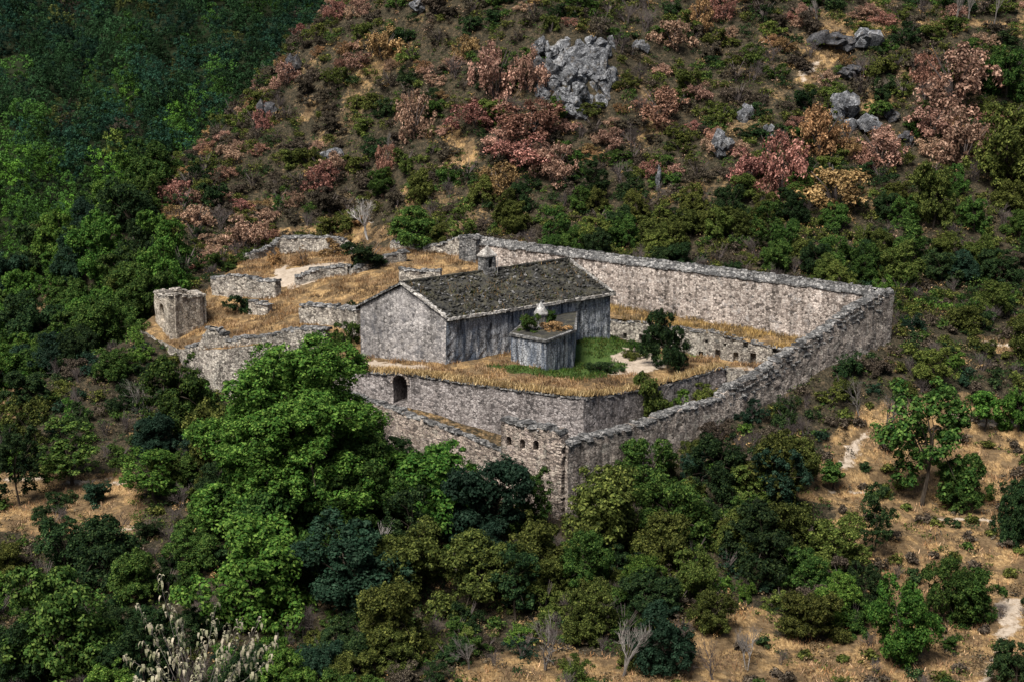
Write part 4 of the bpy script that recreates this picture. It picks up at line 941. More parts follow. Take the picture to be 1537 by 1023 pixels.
TREE(95, 1030, 165, 185, 'round3', 'mid', 'broadleaf_tree', 'tall green tree in the lower left corner')
TREE(160, 875, 125, 90, 'dome0', 'dark', 'broadleaf_tree', 'dark green tree beside the bare patch at the left')
TREE(520, 905, 150, 130, 'round0', 'teal', 'broadleaf_tree', 'dark blue green tree right of the bright dome shaped tree')
TREE(625, 890, 115, 125, 'round1', 'olive', 'broadleaf_tree', 'yellowish green tree in front of the very dark tree')
TREE(715, 915, 130, 105, 'dome1', 'olive', 'broadleaf_tree', 'olive tree below the dark tree beside the corner tower')
TREE(800, 880, 100, 110, 'round2', 'olive', 'broadleaf_tree', 'green brown tree directly below the corner tower foot')
TREE(595, 985, 110, 130, 'round3', 'olive', 'broadleaf_tree', 'yellow green tree at the bottom, left of the bare shrubs')
TREE(235, 760, 90, 85, 'open0', 'bright', 'broadleaf_tree', 'light green tree on thin trunks right of the bare terrace')
TREE(108, 728, 100, 95, 'open1', 'mid', 'broadleaf_tree', 'spreading green tree on the bare terrace at the left')
TREE(30, 760, 70, 120, 'open2', 'dark', 'broadleaf_tree', 'thin dark tree at the left edge beside the bare terrace')
TREE(1347, 992, 92, 128, 'round0', 'bright', 'broadleaf_tree', 'full green tree on a short trunk in the lower right field')
TREE(1412, 932, 80, 88, 'dome1', 'mid', 'broadleaf_tree', 'bushy green tree, left one of the hedge like pair')
TREE(1462, 932, 84, 80, 'dome2', 'mid', 'broadleaf_tree', 'bushy green tree, right one of the hedge like pair')
TREE(1383, 757, 125, 185, 'open2', 'mid', 'leaning_tree', 'tall leaning tree with open branches in the dry field', bark='bark', rz=.4)
TREE(1478, 650, 40, 74, 'ball0', 'bright', 'young_tree', 'small round headed young tree standing on the pale path')
TREE(1528, 650, 55, 72, 'round1', 'bright', 'broadleaf_tree', 'light green tree at the right edge behind the pale path')
TREE(1445, 762, 75, 85, 'round2', 'mid', 'broadleaf_tree', 'bushy small tree right of the tall leaning tree')
TREE(1250, 735, 36, 45, 'ball1', 'mid', 'young_tree', 'tiny young tree at the left side of the dry field')
TREE(1312, 830, 55, 105, 'open0', 'dark', 'young_tree', 'slender dark tree left of the tall leaning tree')
TREE(1150, 865, 130, 100, 'dome0', 'dark', 'broadleaf_tree', 'dark dome shaped tree in the thicket left of the dry field')
TREE(1245, 860, 95, 90, 'round3', 'lime', 'broadleaf_tree', 'yellow green tree on the thicket edge by the dry field')
TREE(1295, 925, 60, 80, 'round0', 'dark', 'broadleaf_tree', 'dark small tree left of the full green tree in the lower right')
TREE(1035, 905, 65, 90, 'round1', 'lime', 'broadleaf_tree', 'yellow green young tree in the dark gap right of the centre')
TREE(1522, 810, 70, 90, 'dome2', 'dark', 'broadleaf_tree', 'dark bush like tree at the right edge beside the field')
TREE(1525, 1030, 70, 70, 'dome0', 'dark', 'broadleaf_tree', 'dark green tree in the lower right corner')
TREE(1225, 960, 90, 75, 'dome1', 'olive', 'broadleaf_tree', 'dull olive tree low in the right field')
TREE(1002, 552, 66, 80, 'dome0', 'dark', 'evergreen_tree', 'dark dense tree growing inside the courtyard')
TREE(192, 475, 66, 70, 'round2', 'lime', 'broadleaf_tree', 'pale yellow green tree left of the small square tower')
TREE(1352, 432, 66, 64, 'round0', 'lime', 'broadleaf_tree', 'yellow green tree just behind the right corner turret')
TREE(885, 378, 50, 55, 'round1', 'lime', 'broadleaf_tree', 'bright green tree behind the middle of the far wall')
TREE(940, 372, 44, 50, 'round2', 'mid', 'broadleaf_tree', 'green tree behind the far wall, right of the bright green one')
TREE(630, 370, 85, 52, 'dome0', 'mid', 'broadleaf_tree', 'green bushy tree behind the ruins, left of the wall turret stump')
TREE(1400, 345, 60, 95, 'round3', 'olive', 'broadleaf_tree', 'olive tree low on the hillside at the right')
TREE(1505, 290, 90, 120, 'round0', 'olive', 'broadleaf_tree', 'green yellow tree at the right edge of the hillside')
TREE(1510, 150, 60, 75, 'round1', 'mid', 'broadleaf_tree', 'dark green tree at the right edge, high on the hillside')
SHRUB(552, 403, 68, 38, 'leafy0', 'dark', 'evergreen_shrub', 'dark rounded shrub among the ruins')
SHRUB(410, 400, 24, 28, 'leafy1', 'gold', 'shrub', 'small yellow bush against the upper ruined wall')
SHRUB(455, 398, 26, 26, 'thin0', 'tan', 'shrub', 'dry tan bush against the broad upper ruined wall')
SHRUB(505, 382, 40, 24, 'leafy2', 'tan', 'shrub', 'ochre bush beyond the broad upper ruined wall')
SHRUB(362, 468, 42, 28, 'leafy2', 'dark', 'shrub', 'green shrub at the foot of the ruined wall right of the square tower')
SHRUB(528, 484, 32, 34, 'leafy3', 'dark', 'shrub', 'dark shrub beside the left corner of the church gable')
SHRUB(520, 522, 48, 32, 'low0', 'mid', 'shrub', 'low green shrub below the left corner of the church gable')
lp = lambda u, v: on_plane(u, v, TER1 + n2 * 2.2, TER2 + n2 * 2.2)
def lane_pt(u, d): p = at(u, 600, d); p[2] = float(al(p[0], p[1])); return p
SHRUB(0, 0, 62, 78, 'leafy0', 'lime', 'shrub', 'lush light green shrub climbing the terrace return wall', p=lane_pt(985, 221.5))
SHRUB(0, 0, 44, 40, 'leafy2', 'bright', 'shrub', 'green shrub beside the lush one in the sunken lane', p=lane_pt(1015, 224))
SHRUB(0, 0, 40, 26, 'leafy1', 'lime', 'shrub', 'light green shrub at the far end of the sunken lane', p=lane_pt(1062, 228.5))
rp_ = lambda u, v, d: np.array([*at(u, v, d)[:2], zt + .3])
SHRUB(0, 0, 36, 28, 'leafy3', 'mid', 'shrub', 'green bush growing on the chapel roof left of the lantern', p=rp_(795, 500, 233))
SHRUB(0, 0, 20, 20, 'leafy0', 'mid', 'shrub', 'small bush on the chapel roof behind the lantern', p=rp_(826, 492, 239))
SHRUB(0, 0, 40, 12, 'low1', 'tan', 'shrub', 'dry low growth on the front of the chapel roof', p=rp_(832, 505, 234))
SHRUB(955, 528, 32, 22, 'low2', 'mid', 'shrub', 'low green shrub left of the dark courtyard tree')
SHRUB(1033, 525, 34, 22, 'low0', 'bright', 'shrub', 'low green shrub right of the dark courtyard tree')
SHRUB(905, 556, 50, 14, 'low1', 'dark', 'shrub', 'dark mat of creeping plants on the pale flagstones')
SHRUB(945, 536, 36, 12, 'low2', 'olive', 'shrub', 'olive mat of plants behind the flagstones')
SHRUB(552, 360, 58, 68, 'ghost', 'bark_white', 'dead_tree', 'bleached white dead tree standing above the ruins', cat='tree')
SHRUB(300, 590, 60, 70, 'bare0', 'bark_grey', 'bare_tree', 'grey leafless branches left of the broken retaining wall', cat='tree')
SHRUB(218, 640, 70, 75, 'bare1', 'bark_grey', 'bare_tree', 'grey leafless tree in the bushes below the small square tower', cat='tree')
SHRUB(1122, 1008, 72, 88, 'bare0', 'bark_grey', 'bare_shrub', 'pale grey leafless shrub in the straw at the bottom, rightmost')
SHRUB(1072, 1020, 60, 70, 'bare1', 'twig', 'bare_shrub', 'leafless brown shrub left of the pale grey one at the bottom')
SHRUB(935, 1015, 105, 110, 'bare0', 'bark_grey', 'bare_shrub', 'wide grey leafless shrub at the bottom, right of the centre')
SHRUB(820, 1005, 90, 95, 'bare1', 'bark_grey', 'bare_shrub', 'grey leafless shrub at the bottom centre')
SHRUB(705, 1005, 60, 70, 'bare0', 'bark_grey', 'bare_shrub', 'grey leafless shrub at the left end of the bottom straw')
SHRUB(575, 850, 50, 70, 'bare1', 'bark_white', 'dead_tree', 'pale dead branch standing out of the dark tree at lower centre', cat='tree')
SHRUB(1330, 650, 70, 85, 'bare0', 'bark_grey', 'bare_tree', 'pale leafless tree at the top of the dry field below the right wall', cat='tree')
SHRUB(1290, 625, 40, 55, 'bare1', 'bark_grey', 'bare_tree', 'small leafless tree nearest to the right wall bushes', cat='tree')
for u, v, w, h, mt, lab in [(580, 245, 22, 60, 'bark_grey', 'thin grey dead tree on the left of the hillside'), (1435, 40, 24, 60, 'bark_grey', 'pale thin trunk behind the track, leftmost of the row'), (1452, 38, 22, 60, 'bark_grey', 'pale thin trunk behind the track, second of the row'), (1492, 40, 24, 66, 'bark_grey', 'pale thin trunk behind the track at the right edge'), (1228, 40, 30, 50, 'bark_grey', 'bare grey tree beside the upper end of the straw strip')]:
    SHRUB(u, v, w, h, 'ghost' if u > 1300 else 'bare0', mt, 'bare_tree', lab, cat='tree', fn=Hs)
RED = [(745, 150, 60, 82, 'pink', 'tall dusty pink shrub left of the large crag'), (792, 140, 42, 66, 'pink', 'dusty pink shrub touching the left side of the large crag'), (715, 190, 62, 42, 'red', 'red shrub low and left below the large crag'), (795, 205, 84, 54, 'red', 'wide red shrub directly below the large crag'), (990, 182, 62, 48, 'red', 'rose red shrub right below the large crag'),
       (783, 250, 72, 46, 'red', 'deep red shrub in the middle of the slope'), (830, 272, 52, 58, 'pink', 'dusty red shrub beside the deep red one'), (745, 292, 52, 48, 'tan', 'straw coloured feathery shrub below the deep red one'), (922, 222, 42, 28, 'pink', 'small pink shrub alone among green bushes below the crag'), (365, 372, 54, 50, 'pink', 'dome shaped dusty pink shrub above the ruins'),
       (265, 312, 46, 42, 'red', 'dull red shrub on the lower left edge of the hill'), (482, 285, 44, 44, 'red', 'red brown shrub above the dead white tree'), (622, 205, 46, 66, 'pink', 'tall tan pink shrub in the upper left of the slope'), (575, 92, 50, 48, 'tan', 'tan shrub high on the left of the slope'), (580, 262, 26, 48, 'red', 'narrow rusty shrub left of the ochre gully'),
       (1230, 232, 66, 76, 'tan', 'orange tan shrub among the right boulders'), (1172, 290, 64, 88, 'red', 'brightest red shrub, below the upright grey boulder'), (1122, 275, 52, 52, 'red', 'dark red shrub left of the brightest red one'), (1255, 312, 96, 62, 'tan', 'wide tan shrub below the boulders'), (1320, 245, 62, 56, 'pink', 'brown pink shrub below the right outcrops'),
       (1430, 160, 96, 88, 'pink', 'large dusty pink shrub in the upper right'), (1445, 250, 80, 84, 'pink', 'large brown pink shrub at the far right, lower one'), (1388, 135, 32, 56, 'red', 'narrow red shrub in the upper right'), (1398, 205, 60, 46, 'pink', 'dusty shrub between the two large pink ones'), (212, 392, 44, 42, 'tan', 'tan shrub beyond the small square tower'), (240, 345, 56, 28, 'tan', 'flat orange tan shrub on the lower left edge'),
       (1010, 72, 52, 42, 'pink', 'dusty pink shrub at the upper right of the large crag'), (1085, 30, 34, 34, 'red', 'red topped shrub at the upper edge, centre right'), (1050, 40, 36, 40, 'tan', 'yellowish shrub at the upper edge, centre right'), (505, 30, 26, 30, 'red', 'small red shrub on the skyline corner of the hill'), (430, 130, 34, 36, 'pink', 'pinkish shrub on the upper left edge of the hill'), (395, 195, 24, 30, 'red', 'reddish shrub halfway down the left edge of the hill'), (700, 85, 30, 30, 'tan', 'tan shrub above the tall dusty pink shrub')]
for i, (u, v, w, h, lf, lab) in enumerate(RED):
    for j in range(1): SHRUB(u, v, w * 1.15, h * .95, f'plume{i % 4}', lf, 'russet_shrub', lab, fn=Hs, group=None)

# ---- everything between them
def zone(u, v, d):
    if d < 262 or (u > 1300 and d < 285):
        if inpoly([u], [v], DRY[0])[0]: return 'field'
        if u > 845: return 'right'
        return 'left' if u < 420 else 'front'
    if u < 245 + (d < 300) * 20 and d < 345: return 'valley'
    return 'hill'
ZT = {'field': 'in the dry field right of the fortress', 'right': 'in the thicket below the right wall', 'left': 'on the bushy slope at the left', 'front': 'in the dense thicket before the fortress', 'valley': 'in the wooded valley at the left',
      'h_left': 'on the left flank of the hill', 'h_mid': 'on the slope left of the crag', 'h_crag': 'around and below the grey crag', 'h_foot': 'at the hill foot behind the far wall', 'h_right': 'among the boulders on the right slope', 'h_top': 'along the upper edge of the hill', 'h_rfoot': 'at the hill foot beyond the right corner'}
def hz(u, v):
    if v < 70: return 'h_top'
    if u < 560: return 'h_left'
    if v > 290: return 'h_foot' if u < 1330 else 'h_rfoot'
    return 'h_mid' if u < 780 else 'h_crag' if u < 1060 else 'h_right'
KN = {'bright': 'bright green', 'mid': 'mid green', 'dark': 'dark green', 'teal': 'blue green', 'olive': 'olive', 'lime': 'yellow green', 'brown': 'dull brown', 'tan': 'dry tan', 'pink': 'dusty pink', 'red': 'rust red', 'gold': 'ochre'}
KEEP = [[(228, 436), (312, 436), (312, 505), (228, 500)], [(285, 495), (345, 500), (345, 570), (285, 560)], [(345, 505), (500, 490), (500, 530), (345, 540)], [(845, 665), (1060, 605), (1337, 430), (1337, 480), (1250, 520), (1130, 585), (1050, 618), (905, 680), (850, 765)],
        [(755, 630), (845, 660), (845, 775), (810, 755), (795, 690), (755, 690)], [(600, 615), (755, 675), (755, 690), (600, 660)], [(320, 420), (420, 420), (420, 460), (320, 470)], [(366, 362), (540, 362), (540, 400), (366, 410)]] + DRY[:3]
def blocks(u, v, r, h, k):
    if any(inpoly([u], [v], P_)[0] for P_ in KEEP): return False
    U_ = np.array([u, u, u, u - r * k * .7, u + r * k * .7]); V_ = v - h * k * np.array([.35, .65, .95, .6, .6])
    return any(inpoly(U_, V_, P_).any() for P_ in KEEP)
cellsz = 2.6
rgS = np.random.default_rng(99); pts = []
for y in np.arange(158, 402, cellsz):
    for x in np.arange(-150, 150, cellsz): pts.append((x + rgS.uniform(-1.2, 1.2), y + rgS.uniform(-1.2, 1.2)))
pts = np.array(pts); rgS.shuffle(pts)
zs = Hs(pts[:, 0], pts[:, 1]); pu, pv = project(pts[:, 0], pts[:, 1], zs)
nog = inpoly(pts[:, 0], pts[:, 1], comp) | inpoly(pts[:, 0], pts[:, 1], fort) | inpoly(pts[:, 0], pts[:, 1], lane_poly)
drym = np.zeros(len(pts), bool)
for Pq in DRY[:4] + DRY[9:10]: drym |= inpoly(pu, pv, Pq)
for Pq in PALE: drym |= inpoly(pu, pv, Pq)
dry2 = np.zeros(len(pts), bool)
for Pq in DRY[4:9] + DRY[10:]: dry2 |= inpoly(pu, pv, Pq)
def seg_dist(px, py, a, b):
    ab = b - a; t = np.clip(((px - a[0]) * ab[0] + (py - a[1]) * ab[1]) / (ab @ ab), 0, 1)
    return np.hypot(px - a[0] - ab[0] * t, py - a[1] - ab[1] * t)
dR = seg_dist(pts[:, 0], pts[:, 1], NEAR, RIGHT); dF = seg_dist(pts[:, 0], pts[:, 1], FARL, RIGHT); dL = seg_dist(pts[:, 0], pts[:, 1], NEAR, ext)
# dips of the far mountain in front of the ridge are woods, handled below
vis = (pu > -300) & (pu < 1760) & (pv > -90) & (pv < 1200) & ~nog
cell = {}
def clear(x, y, r):
    i, j = int(x // 6), int(y // 6)
    for a in range(-2, 3):
        for b in range(-2, 3):
            for (X_, Y_, R_) in cell.get((i + a, j + b), ()):
                if math.hypot(x - X_, y - Y_) < (r + R_) * .56: return False
    return True
def occupy(x, y, r): cell.setdefault((int(x // 6), int(y // 6)), []).append((x, y, r))
for X_, Y_, R_ in PLACED + ROCKS: occupy(X_, Y_, R_ * .8)
CR2 = [(797, 50), (922, 50), (925, 150), (870, 172), (808, 150)]
incrag = inpoly(pu, pv, CR2)
count = {}; rest = []; jobs = []; MADE = []
def job(kd, r, p, lf, fn, *a, **k): jobs.append((kd, r / p[1], (p[0], p[1], p[2], r, lf), fn, (p,) + a, k))
NOISE = vnoise(pts[:, 0] / 16 + 3, pts[:, 1] / 18); NOISE2 = vnoise(pts[:, 0] / 9 + 13, pts[:, 1] / 9)
def pick(w): 
    k = list(w); p = np.array([w[q] for q in k], float); return k[int(np.searchsorted(np.cumsum(p / p.sum()), rgS.random()))]
for q in range(len(pts)):
    if not vis[q] or incrag[q]: continue
    x, y = pts[q]; z = zs[q]; u, v = pu[q], pv[q]; zn = zone(u, v, y)
    if zn == 'hill' and u < 245: continue
    if zn == 'hill' and x < -30 and y > 300 and z - float(mountain(x, y)) < .5 and u < 520: continue
    if (drym[q] and rgS.random() > .34) or (dry2[q] and rgS.random() > .4): continue
    if dR[q] < 2.2 or dF[q] < 2.0 or dL[q] < 2.0: continue
    n1, n2_ = NOISE[q], NOISE2[q]; p = (x, y, z)
    if zn == 'valley':
        r = rgS.uniform(3.2, 6.0)
        if blocks(u, v, r, r * 1.9, FPX / y / 1.03):
            r = 2.0
            if blocks(u, v, r, r * 1.9, FPX / y / 1.03): continue
        if not clear(x, y, r) : continue
        key = pick({'round0': 1, 'round1': 1, 'round2': 1, 'round3': 1, 'dome0': 1, 'dome2': 1}); lf = pick({'bright': 1.3 + 3 * (n1 > .55), 'mid': 2, 'dark': 1.4, 'teal': .4})
        R, H = TREES[key][2:]; job('broadleaf_tree', r, p, lf, put_tree, key, r / R, r / R * rgS.uniform(.9, 1.25), lf, 'broadleaf_tree', f'{KN[lf]} broad crowned tree {ZT[zn]}', 'tree', f'{KN[lf]} trees {ZT[zn]}'); occupy(x, y, r); continue
    near_wall = min(dR[q], dF[q], dL[q])
    if zn in ('front', 'left') and n2_ < .33 and rgS.random() < .7: continue
    if zn in ('front', 'left', 'right'):
        big = rgS.random() < (.26 if zn != 'left' else .2) and near_wall > 6
        r = rgS.uniform(2.3, 3.7) if big else rgS.uniform(1.1, 2.3)
        if blocks(u, v, r, r * 1.9 if big else r * 1.5, FPX / y / 1.03) and rgS.random() < .9:
            r = rgS.uniform(.8, 1.4); big = False
            if zn == 'right' and near_wall < 16: r = rgS.uniform(1.0, 1.8)
            elif blocks(u, v, r, r * 1.4, FPX / y / 1.03): continue
        if zn == 'right' and near_wall < 9: r = min(r, 2.2); big = False
        if not clear(x, y, r): continue
        lf = pick({'bright': .3 + .5 * (n1 > .6), 'mid': 1.5, 'dark': 1.4 + 1.2 * (n1 < .4), 'teal': .8, 'olive': 1.3, 'lime': .6, 'brown': .7 if not big else 0})
        if big:
            key = pick({'round0': 1, 'round1': 1, 'round2': 1, 'round3': 1, 'dome0': 1, 'dome1': 1, 'dome2': 1, 'open0': .5, 'open2': .5}); R, H = TREES[key][2:]
            job('broadleaf_tree', r, p, lf, put_tree, key, r / R, r / R * rgS.uniform(.85, 1.15), lf, 'broadleaf_tree', f'{KN[lf]} tree {ZT[zn]}', 'tree', f'{KN[lf]} trees {ZT[zn]}')
        elif rgS.random() < .28:
            key = f'brush{rgS.integers(4)}'; job('bare_shrub', r, p, 'twig', put_shrub, key, r / 1.5, r / 1.5, 'twig', 'bare_shrub', f'grey brown leafless shrub {ZT[zn]}', 'shrub', f'leafless shrubs {ZT[zn]}', rec=False)
        else:
            key = pick({'leafy0': 1, 'leafy1': 1, 'leafy2': 1, 'leafy3': 1, 'low0': .5, 'thin0': .5, 'thin1': .5}); R, H = SHRUBS[key][1:]
            job('leafy_shrub', r, p, lf, put_shrub, key, r / R, r / R * rgS.uniform(.85, 1.3), lf, 'leafy_shrub', f'{KN[lf]} shrub {ZT[zn]}', 'shrub', f'{KN[lf]} shrubs {ZT[zn]}', rec=False)
        occupy(x, y, r); continue
    if zn == 'field':
        r = rgS.uniform(.45, 1.4)
        if not clear(x, y, r * 1.5): continue
        lf = pick({'mid': 1, 'dark': 1.4, 'olive': 1.6, 'brown': .8, 'lime': .4})
        if rgS.random() < .3: job('bare_shrub', r, p, 'twig', put_shrub, f'brush{rgS.integers(4)}', r / 1.4, r / 1.4, 'twig', 'bare_shrub', f'grey brown leafless shrub {ZT[zn]}', 'shrub', f'leafless shrubs {ZT[zn]}', rec=False)
        else:
            key = pick({'leafy0': 1, 'leafy1': 1, 'low0': 1, 'thin0': 1, 'thin1': 1}); R, H = SHRUBS[key][1:]
            job('leafy_shrub', r, p, lf, put_shrub, key, r / R, r / R * rgS.uniform(.8, 1.2), lf, 'leafy_shrub', f'{KN[lf]} shrub {ZT[zn]}', 'shrub', f'{KN[lf]} shrubs {ZT[zn]}', rec=False)
        occupy(x, y, r); continue
    # hillside: mottled scrub
    h_ = hz(u, v); foot = h_ in ('h_foot', 'h_rfoot')
    r = rgS.uniform(1.3, 2.5) if foot else rgS.uniform(1.4, 3.3)
    if not clear(x, y, r): continue
    w = {'mid': 1.7 + .4 * foot, 'dark': 1.8, 'olive': 2.6, 'lime': .7 + .3 * foot, 'brown': .9 * (not foot) + 1.2, 'tan': .6 * (not foot), 'pink': .8 * (not foot) * (1 + 3 * (n1 > .62)), 'red': .25 * (not foot) * (1 + 3 * (n1 > .62)), 'twig': 1.3}
    if h_ == 'h_left': w['brown'] += 2; w['mid'] *= .5; w['lime'] = .1
    lf = pick(w); kd = 'bare_shrub' if lf == 'twig' else 'russet_shrub' if lf in ('pink', 'red', 'tan') else 'dull_shrub' if lf == 'brown' else 'hill_tree' if (foot and r > 2.1) else 'green_shrub'
    if lf == 'twig': job('bare_shrub', r, p, 'twig', put_shrub, f'brush{rgS.integers(4)}', r / 1.3, r / 1.5, 'twig', 'bare_shrub', f'grey leafless shrub {ZT[h_]}', 'shrub', f'leafless shrubs {ZT[h_]}', rec=False)
    elif kd == 'hill_tree':
        key = pick({'round0': 1, 'round1': 1, 'round2': 1, 'round3': 1, 'dome0': .6, 'open0': .4}); R, H = TREES[key][2:]
        job('small_tree', r, p, lf, put_tree, key, r * 1.15 / R, r * 1.15 / R * rgS.uniform(.9, 1.2), lf, 'small_tree', f'{KN[lf]} small tree {ZT[h_]}', 'tree', f'{KN[lf]} small trees {ZT[h_]}')
    else:
        key = f'plume{rgS.integers(4)}' if kd == 'russet_shrub' else pick({'leafy0': 1, 'leafy1': 1, 'leafy2': 1, 'leafy3': 1, 'low0': .7, 'low1': .7, 'thin0': .6 + (kd == 'dull_shrub'), 'thin1': .6 + (kd == 'dull_shrub')}); R, H = SHRUBS[key][1:]
        job(kd, r, p, lf, put_shrub, key, r / R, r / R * rgS.uniform(.65, 1.15), lf, kd, f'{KN[lf]} {"feathery " if kd == "russet_shrub" else ""}shrub {ZT[h_]}', 'shrub', f'{KN[lf]} shrubs {ZT[h_]}', rec=False)
    occupy(x, y, r)
jobs.sort(key=lambda t: -t[1]); LIM = {'broadleaf_tree': 225, 'bare_shrub': 280, 'russet_shrub': 255}
for kd, _, it, fn, a, k in jobs:
    count[kd] = count.get(kd, 0) + 1
    if count[kd] > LIM.get(kd, 290): rest.append(it)
    else: MADE.append(fn(*a, **k))
LM = {'front': [(470, 640, 'the huge round tree'), (738, 760, 'the very dark tree'), (380, 870, 'the bright dome shaped tree'), (622, 900, 'the yellowish green tree'), (820, 790, 'the corner tower foot'), (820, 960, 'the leafless shrubs at the bottom'), (520, 880, 'the dark blue green tree'), (300, 960, 'the withered sapling'), (655, 730, 'the low outer wall'), (790, 850, 'the green brown tree')],
 'left': [(100, 750, 'the bare terrace'), (272, 480, 'the small square tower'), (235, 720, 'the light green tree on thin trunks'), (95, 950, 'the tall green corner tree'), (218, 600, 'the grey leafless tree'), (160, 850, 'the dark green tree near the terrace'), (20, 600, 'the pale earth at the left edge'), (330, 560, 'the broken retaining wall')],
 'right': [(912, 770, 'the olive green tree'), (1015, 770, 'the green tree under the right wall'), (1160, 700, 'the olive bushy tree'), (1150, 820, 'the dark dome shaped tree'), (1245, 820, 'the yellow green thicket edge tree'), (1337, 500, 'the corner turret'), (1035, 870, 'the yellow green young tree'), (1450, 560, 'the track at the right edge'), (960, 900, 'the dark gap at bottom centre')],
 'field': [(1383, 680, 'the tall leaning tree'), (1347, 930, 'the full green tree'), (1437, 890, 'the hedge like pair of trees'), (1478, 620, 'the round headed young tree'), (1122, 960, 'the pale grey leafless shrub'), (1500, 960, 'the pale footpath'), (1260, 690, 'the tiny young tree'), (1445, 780, 'the thin pale ledge'), (1225, 930, 'the dull olive tree')],
 'valley': [(192, 440, 'the pale yellow green tree'), (30, 420, 'the left picture edge'), (220, 370, 'the tan shrubs of the ridge end'), (150, 520, 'the straw terrace end')],
 'h_left': [(482, 265, 'the red brown shrub'), (265, 290, 'the dull red shrub'), (440, 105, 'the upper dark rock'), (405, 165, 'the lower dark rock'), (365, 345, 'the dome shaped pink shrub'), (500, 238, 'the pale rock'), (430, 130, 'the pinkish ridge shrub')],
 'h_mid': [(745, 110, 'the tall dusty pink shrub'), (620, 175, 'the tall tan pink shrub'), (715, 170, 'the low red shrub'), (575, 90, 'the high tan shrub'), (690, 230, 'the ochre gully'), (580, 240, 'the narrow rusty shrub')],
 'h_crag': [(860, 105, 'the large crag'), (990, 160, 'the rose red shrub'), (785, 230, 'the deep red shrub'), (922, 210, 'the small pink shrub'), (988, 270, 'the thin white rock'), (1010, 60, 'the dusty pink shrub beyond the crag')],
 'h_right': [(1084, 210, 'the upright grey boulder'), (1172, 250, 'the brightest red shrub'), (1230, 200, 'the orange tan shrub'), (1265, 150, 'the middle outcrop'), (1430, 130, 'the large dusty pink shrub'), (1255, 290, 'the wide tan shrub'), (1445, 220, 'the lower brown pink shrub'), (1340, 170, 'the dark blue grey boulder')],
 'h_foot': [(885, 345, 'the bright green tree behind the wall'), (630, 345, 'the bushy tree near the turret stump'), (552, 330, 'the bleached dead tree'), (1100, 400, 'the middle of the far wall'), (1250, 400, 'the right end of the far wall'), (760, 340, 'the left end of the far wall')],
 'h_top': [(860, 50, 'the crag top'), (632, 10, 'the lone rock'), (1255, 60, 'the dark outcrop'), (1085, 25, 'the red topped shrub'), (1450, 35, 'the row of pale trunks'), (520, 30, 'the skyline corner')],
 'h_rfoot': [(1352, 400, 'the tree behind the corner turret'), (1400, 320, 'the olive tree low on the hill'), (1505, 250, 'the green yellow edge tree'), (1480, 480, 'the track')]}
byl = {}
for o in MADE:
    zk = next(k_ for k_, t_ in ZT.items() if o['label'].endswith(t_)); noun = o['label'][:-len(ZT[zk]) - 1]
    u_, v_ = project(*o.location); a_ = min(LM[zk], key=lambda q_: math.hypot(q_[0] - u_, q_[1] - v_)); du, dv_ = u_ - a_[0], v_ - a_[1]
    rel = ('left of' if du < 0 else 'right of') if abs(du) > abs(dv_) * 1.1 else (('above' if dv_ < 0 else 'below') if zk[0] == 'h' else ('beyond' if dv_ < 0 else 'in front of'))
    byl.setdefault(f'{noun} {rel} {a_[2]}', []).append((u_, o))
for lb, os_ in byl.items():
    os_.sort(key=lambda q_: q_[0])
    for k_, (u_, o) in enumerate(os_):
        pre = {1: [''], 2: ['left ', 'right '], 3: ['leftmost ', 'middle ', 'rightmost ']}.get(len(os_))
        o['label'] = (pre[k_] if pre else '') + lb
if 0:
    print('dbg')
print('scatter', count, 'rest', len(rest), 'objects', len(bpy.data.objects))

# ---- what nobody could count
def merge_clumps(name, items, mats, per, leaf, label, cat, rng, flat=.7, up=.5):
    Vs = []; Fs = []; Ms = []; n = 0
    for (C, rad, mi) in items:
        V, F = puff(np.array(C), np.array(rad), per, leaf, rng, up, flat); Vs.append(V); Fs.append(F + n); Ms.append(np.full(len(F), mi)); n += len(V)
    o = mk(name, np.concatenate(Vs), np.concatenate(Fs), mats, midx=np.concatenate(Ms)); return tag(o, label, cat, kind='stuff')
MLIST = ['mid', 'dark', 'olive', 'teal', 'brown', 'lime', 'tan', 'pink', 'bright', 'red', 'gold', 'dull']
rg = np.random.default_rng(8)
bym = {}
for (x, y, z, r, lf) in rest:
    lf = 'brown' if lf == 'twig' else lf
    for _ in range(14):
        a = rg.uniform(0, 6.28); rr = r * rg.random() ** .5 * .8
        bym.setdefault(lf, []).append((x + rr * math.cos(a), y + rr * math.sin(a), z + r * rg.uniform(.2, 1.15) * (1.1 - .5 * rr / r), .5 * r ** .5))
if bym: merge_clumps('hillside_scrub', [([b[:3] for b in v_], [b[3] for b in v_], MLIST.index(k)) for k, v_ in bym.items()], [L[k] for k in MLIST], 24, .3, 'mottled low scrub filling the hillside between the larger bushes', 'scrub', rg)
# undergrowth filling the floor of the thickets
bym = {}
okp = vis & (np.minimum(np.minimum(dR, dF), dL) > .8)
for q in np.nonzero(okp)[0]:
    if zone(pu[q], pv[q], pts[q, 1]) == 'valley': continue
    hill = pts[q, 1] > 285
    if incrag[q] or rg.random() > (.85 if hill else .8): continue
    if (drym[q] and rg.random() > .55) or (dry2[q] and rg.random() > .55): continue
    lf = pick({'dull': 2, 'brown': 1.2, 'olive': 1.1, 'tan': .4, 'dark': .3}) if drym[q] else pick({'dark': 1.6, 'olive': 1.6, 'mid': .7, 'brown': 2.2 if hill else 1.2, 'tan': .3, 'pink': .3 * hill, 'gold': .5 * hill, 'dull': .8 + .6 * hill, 'lime': .2})
    for _ in range(6 if not drym[q] else 3):
        x, y = pts[q] + rg.normal(0, 1.1, 2); bym.setdefault(lf, []).append((x, y, float(Hs(x, y)) + rg.uniform(0, .6), rg.uniform(.45, .9) * (1.15 if hill else 1)))
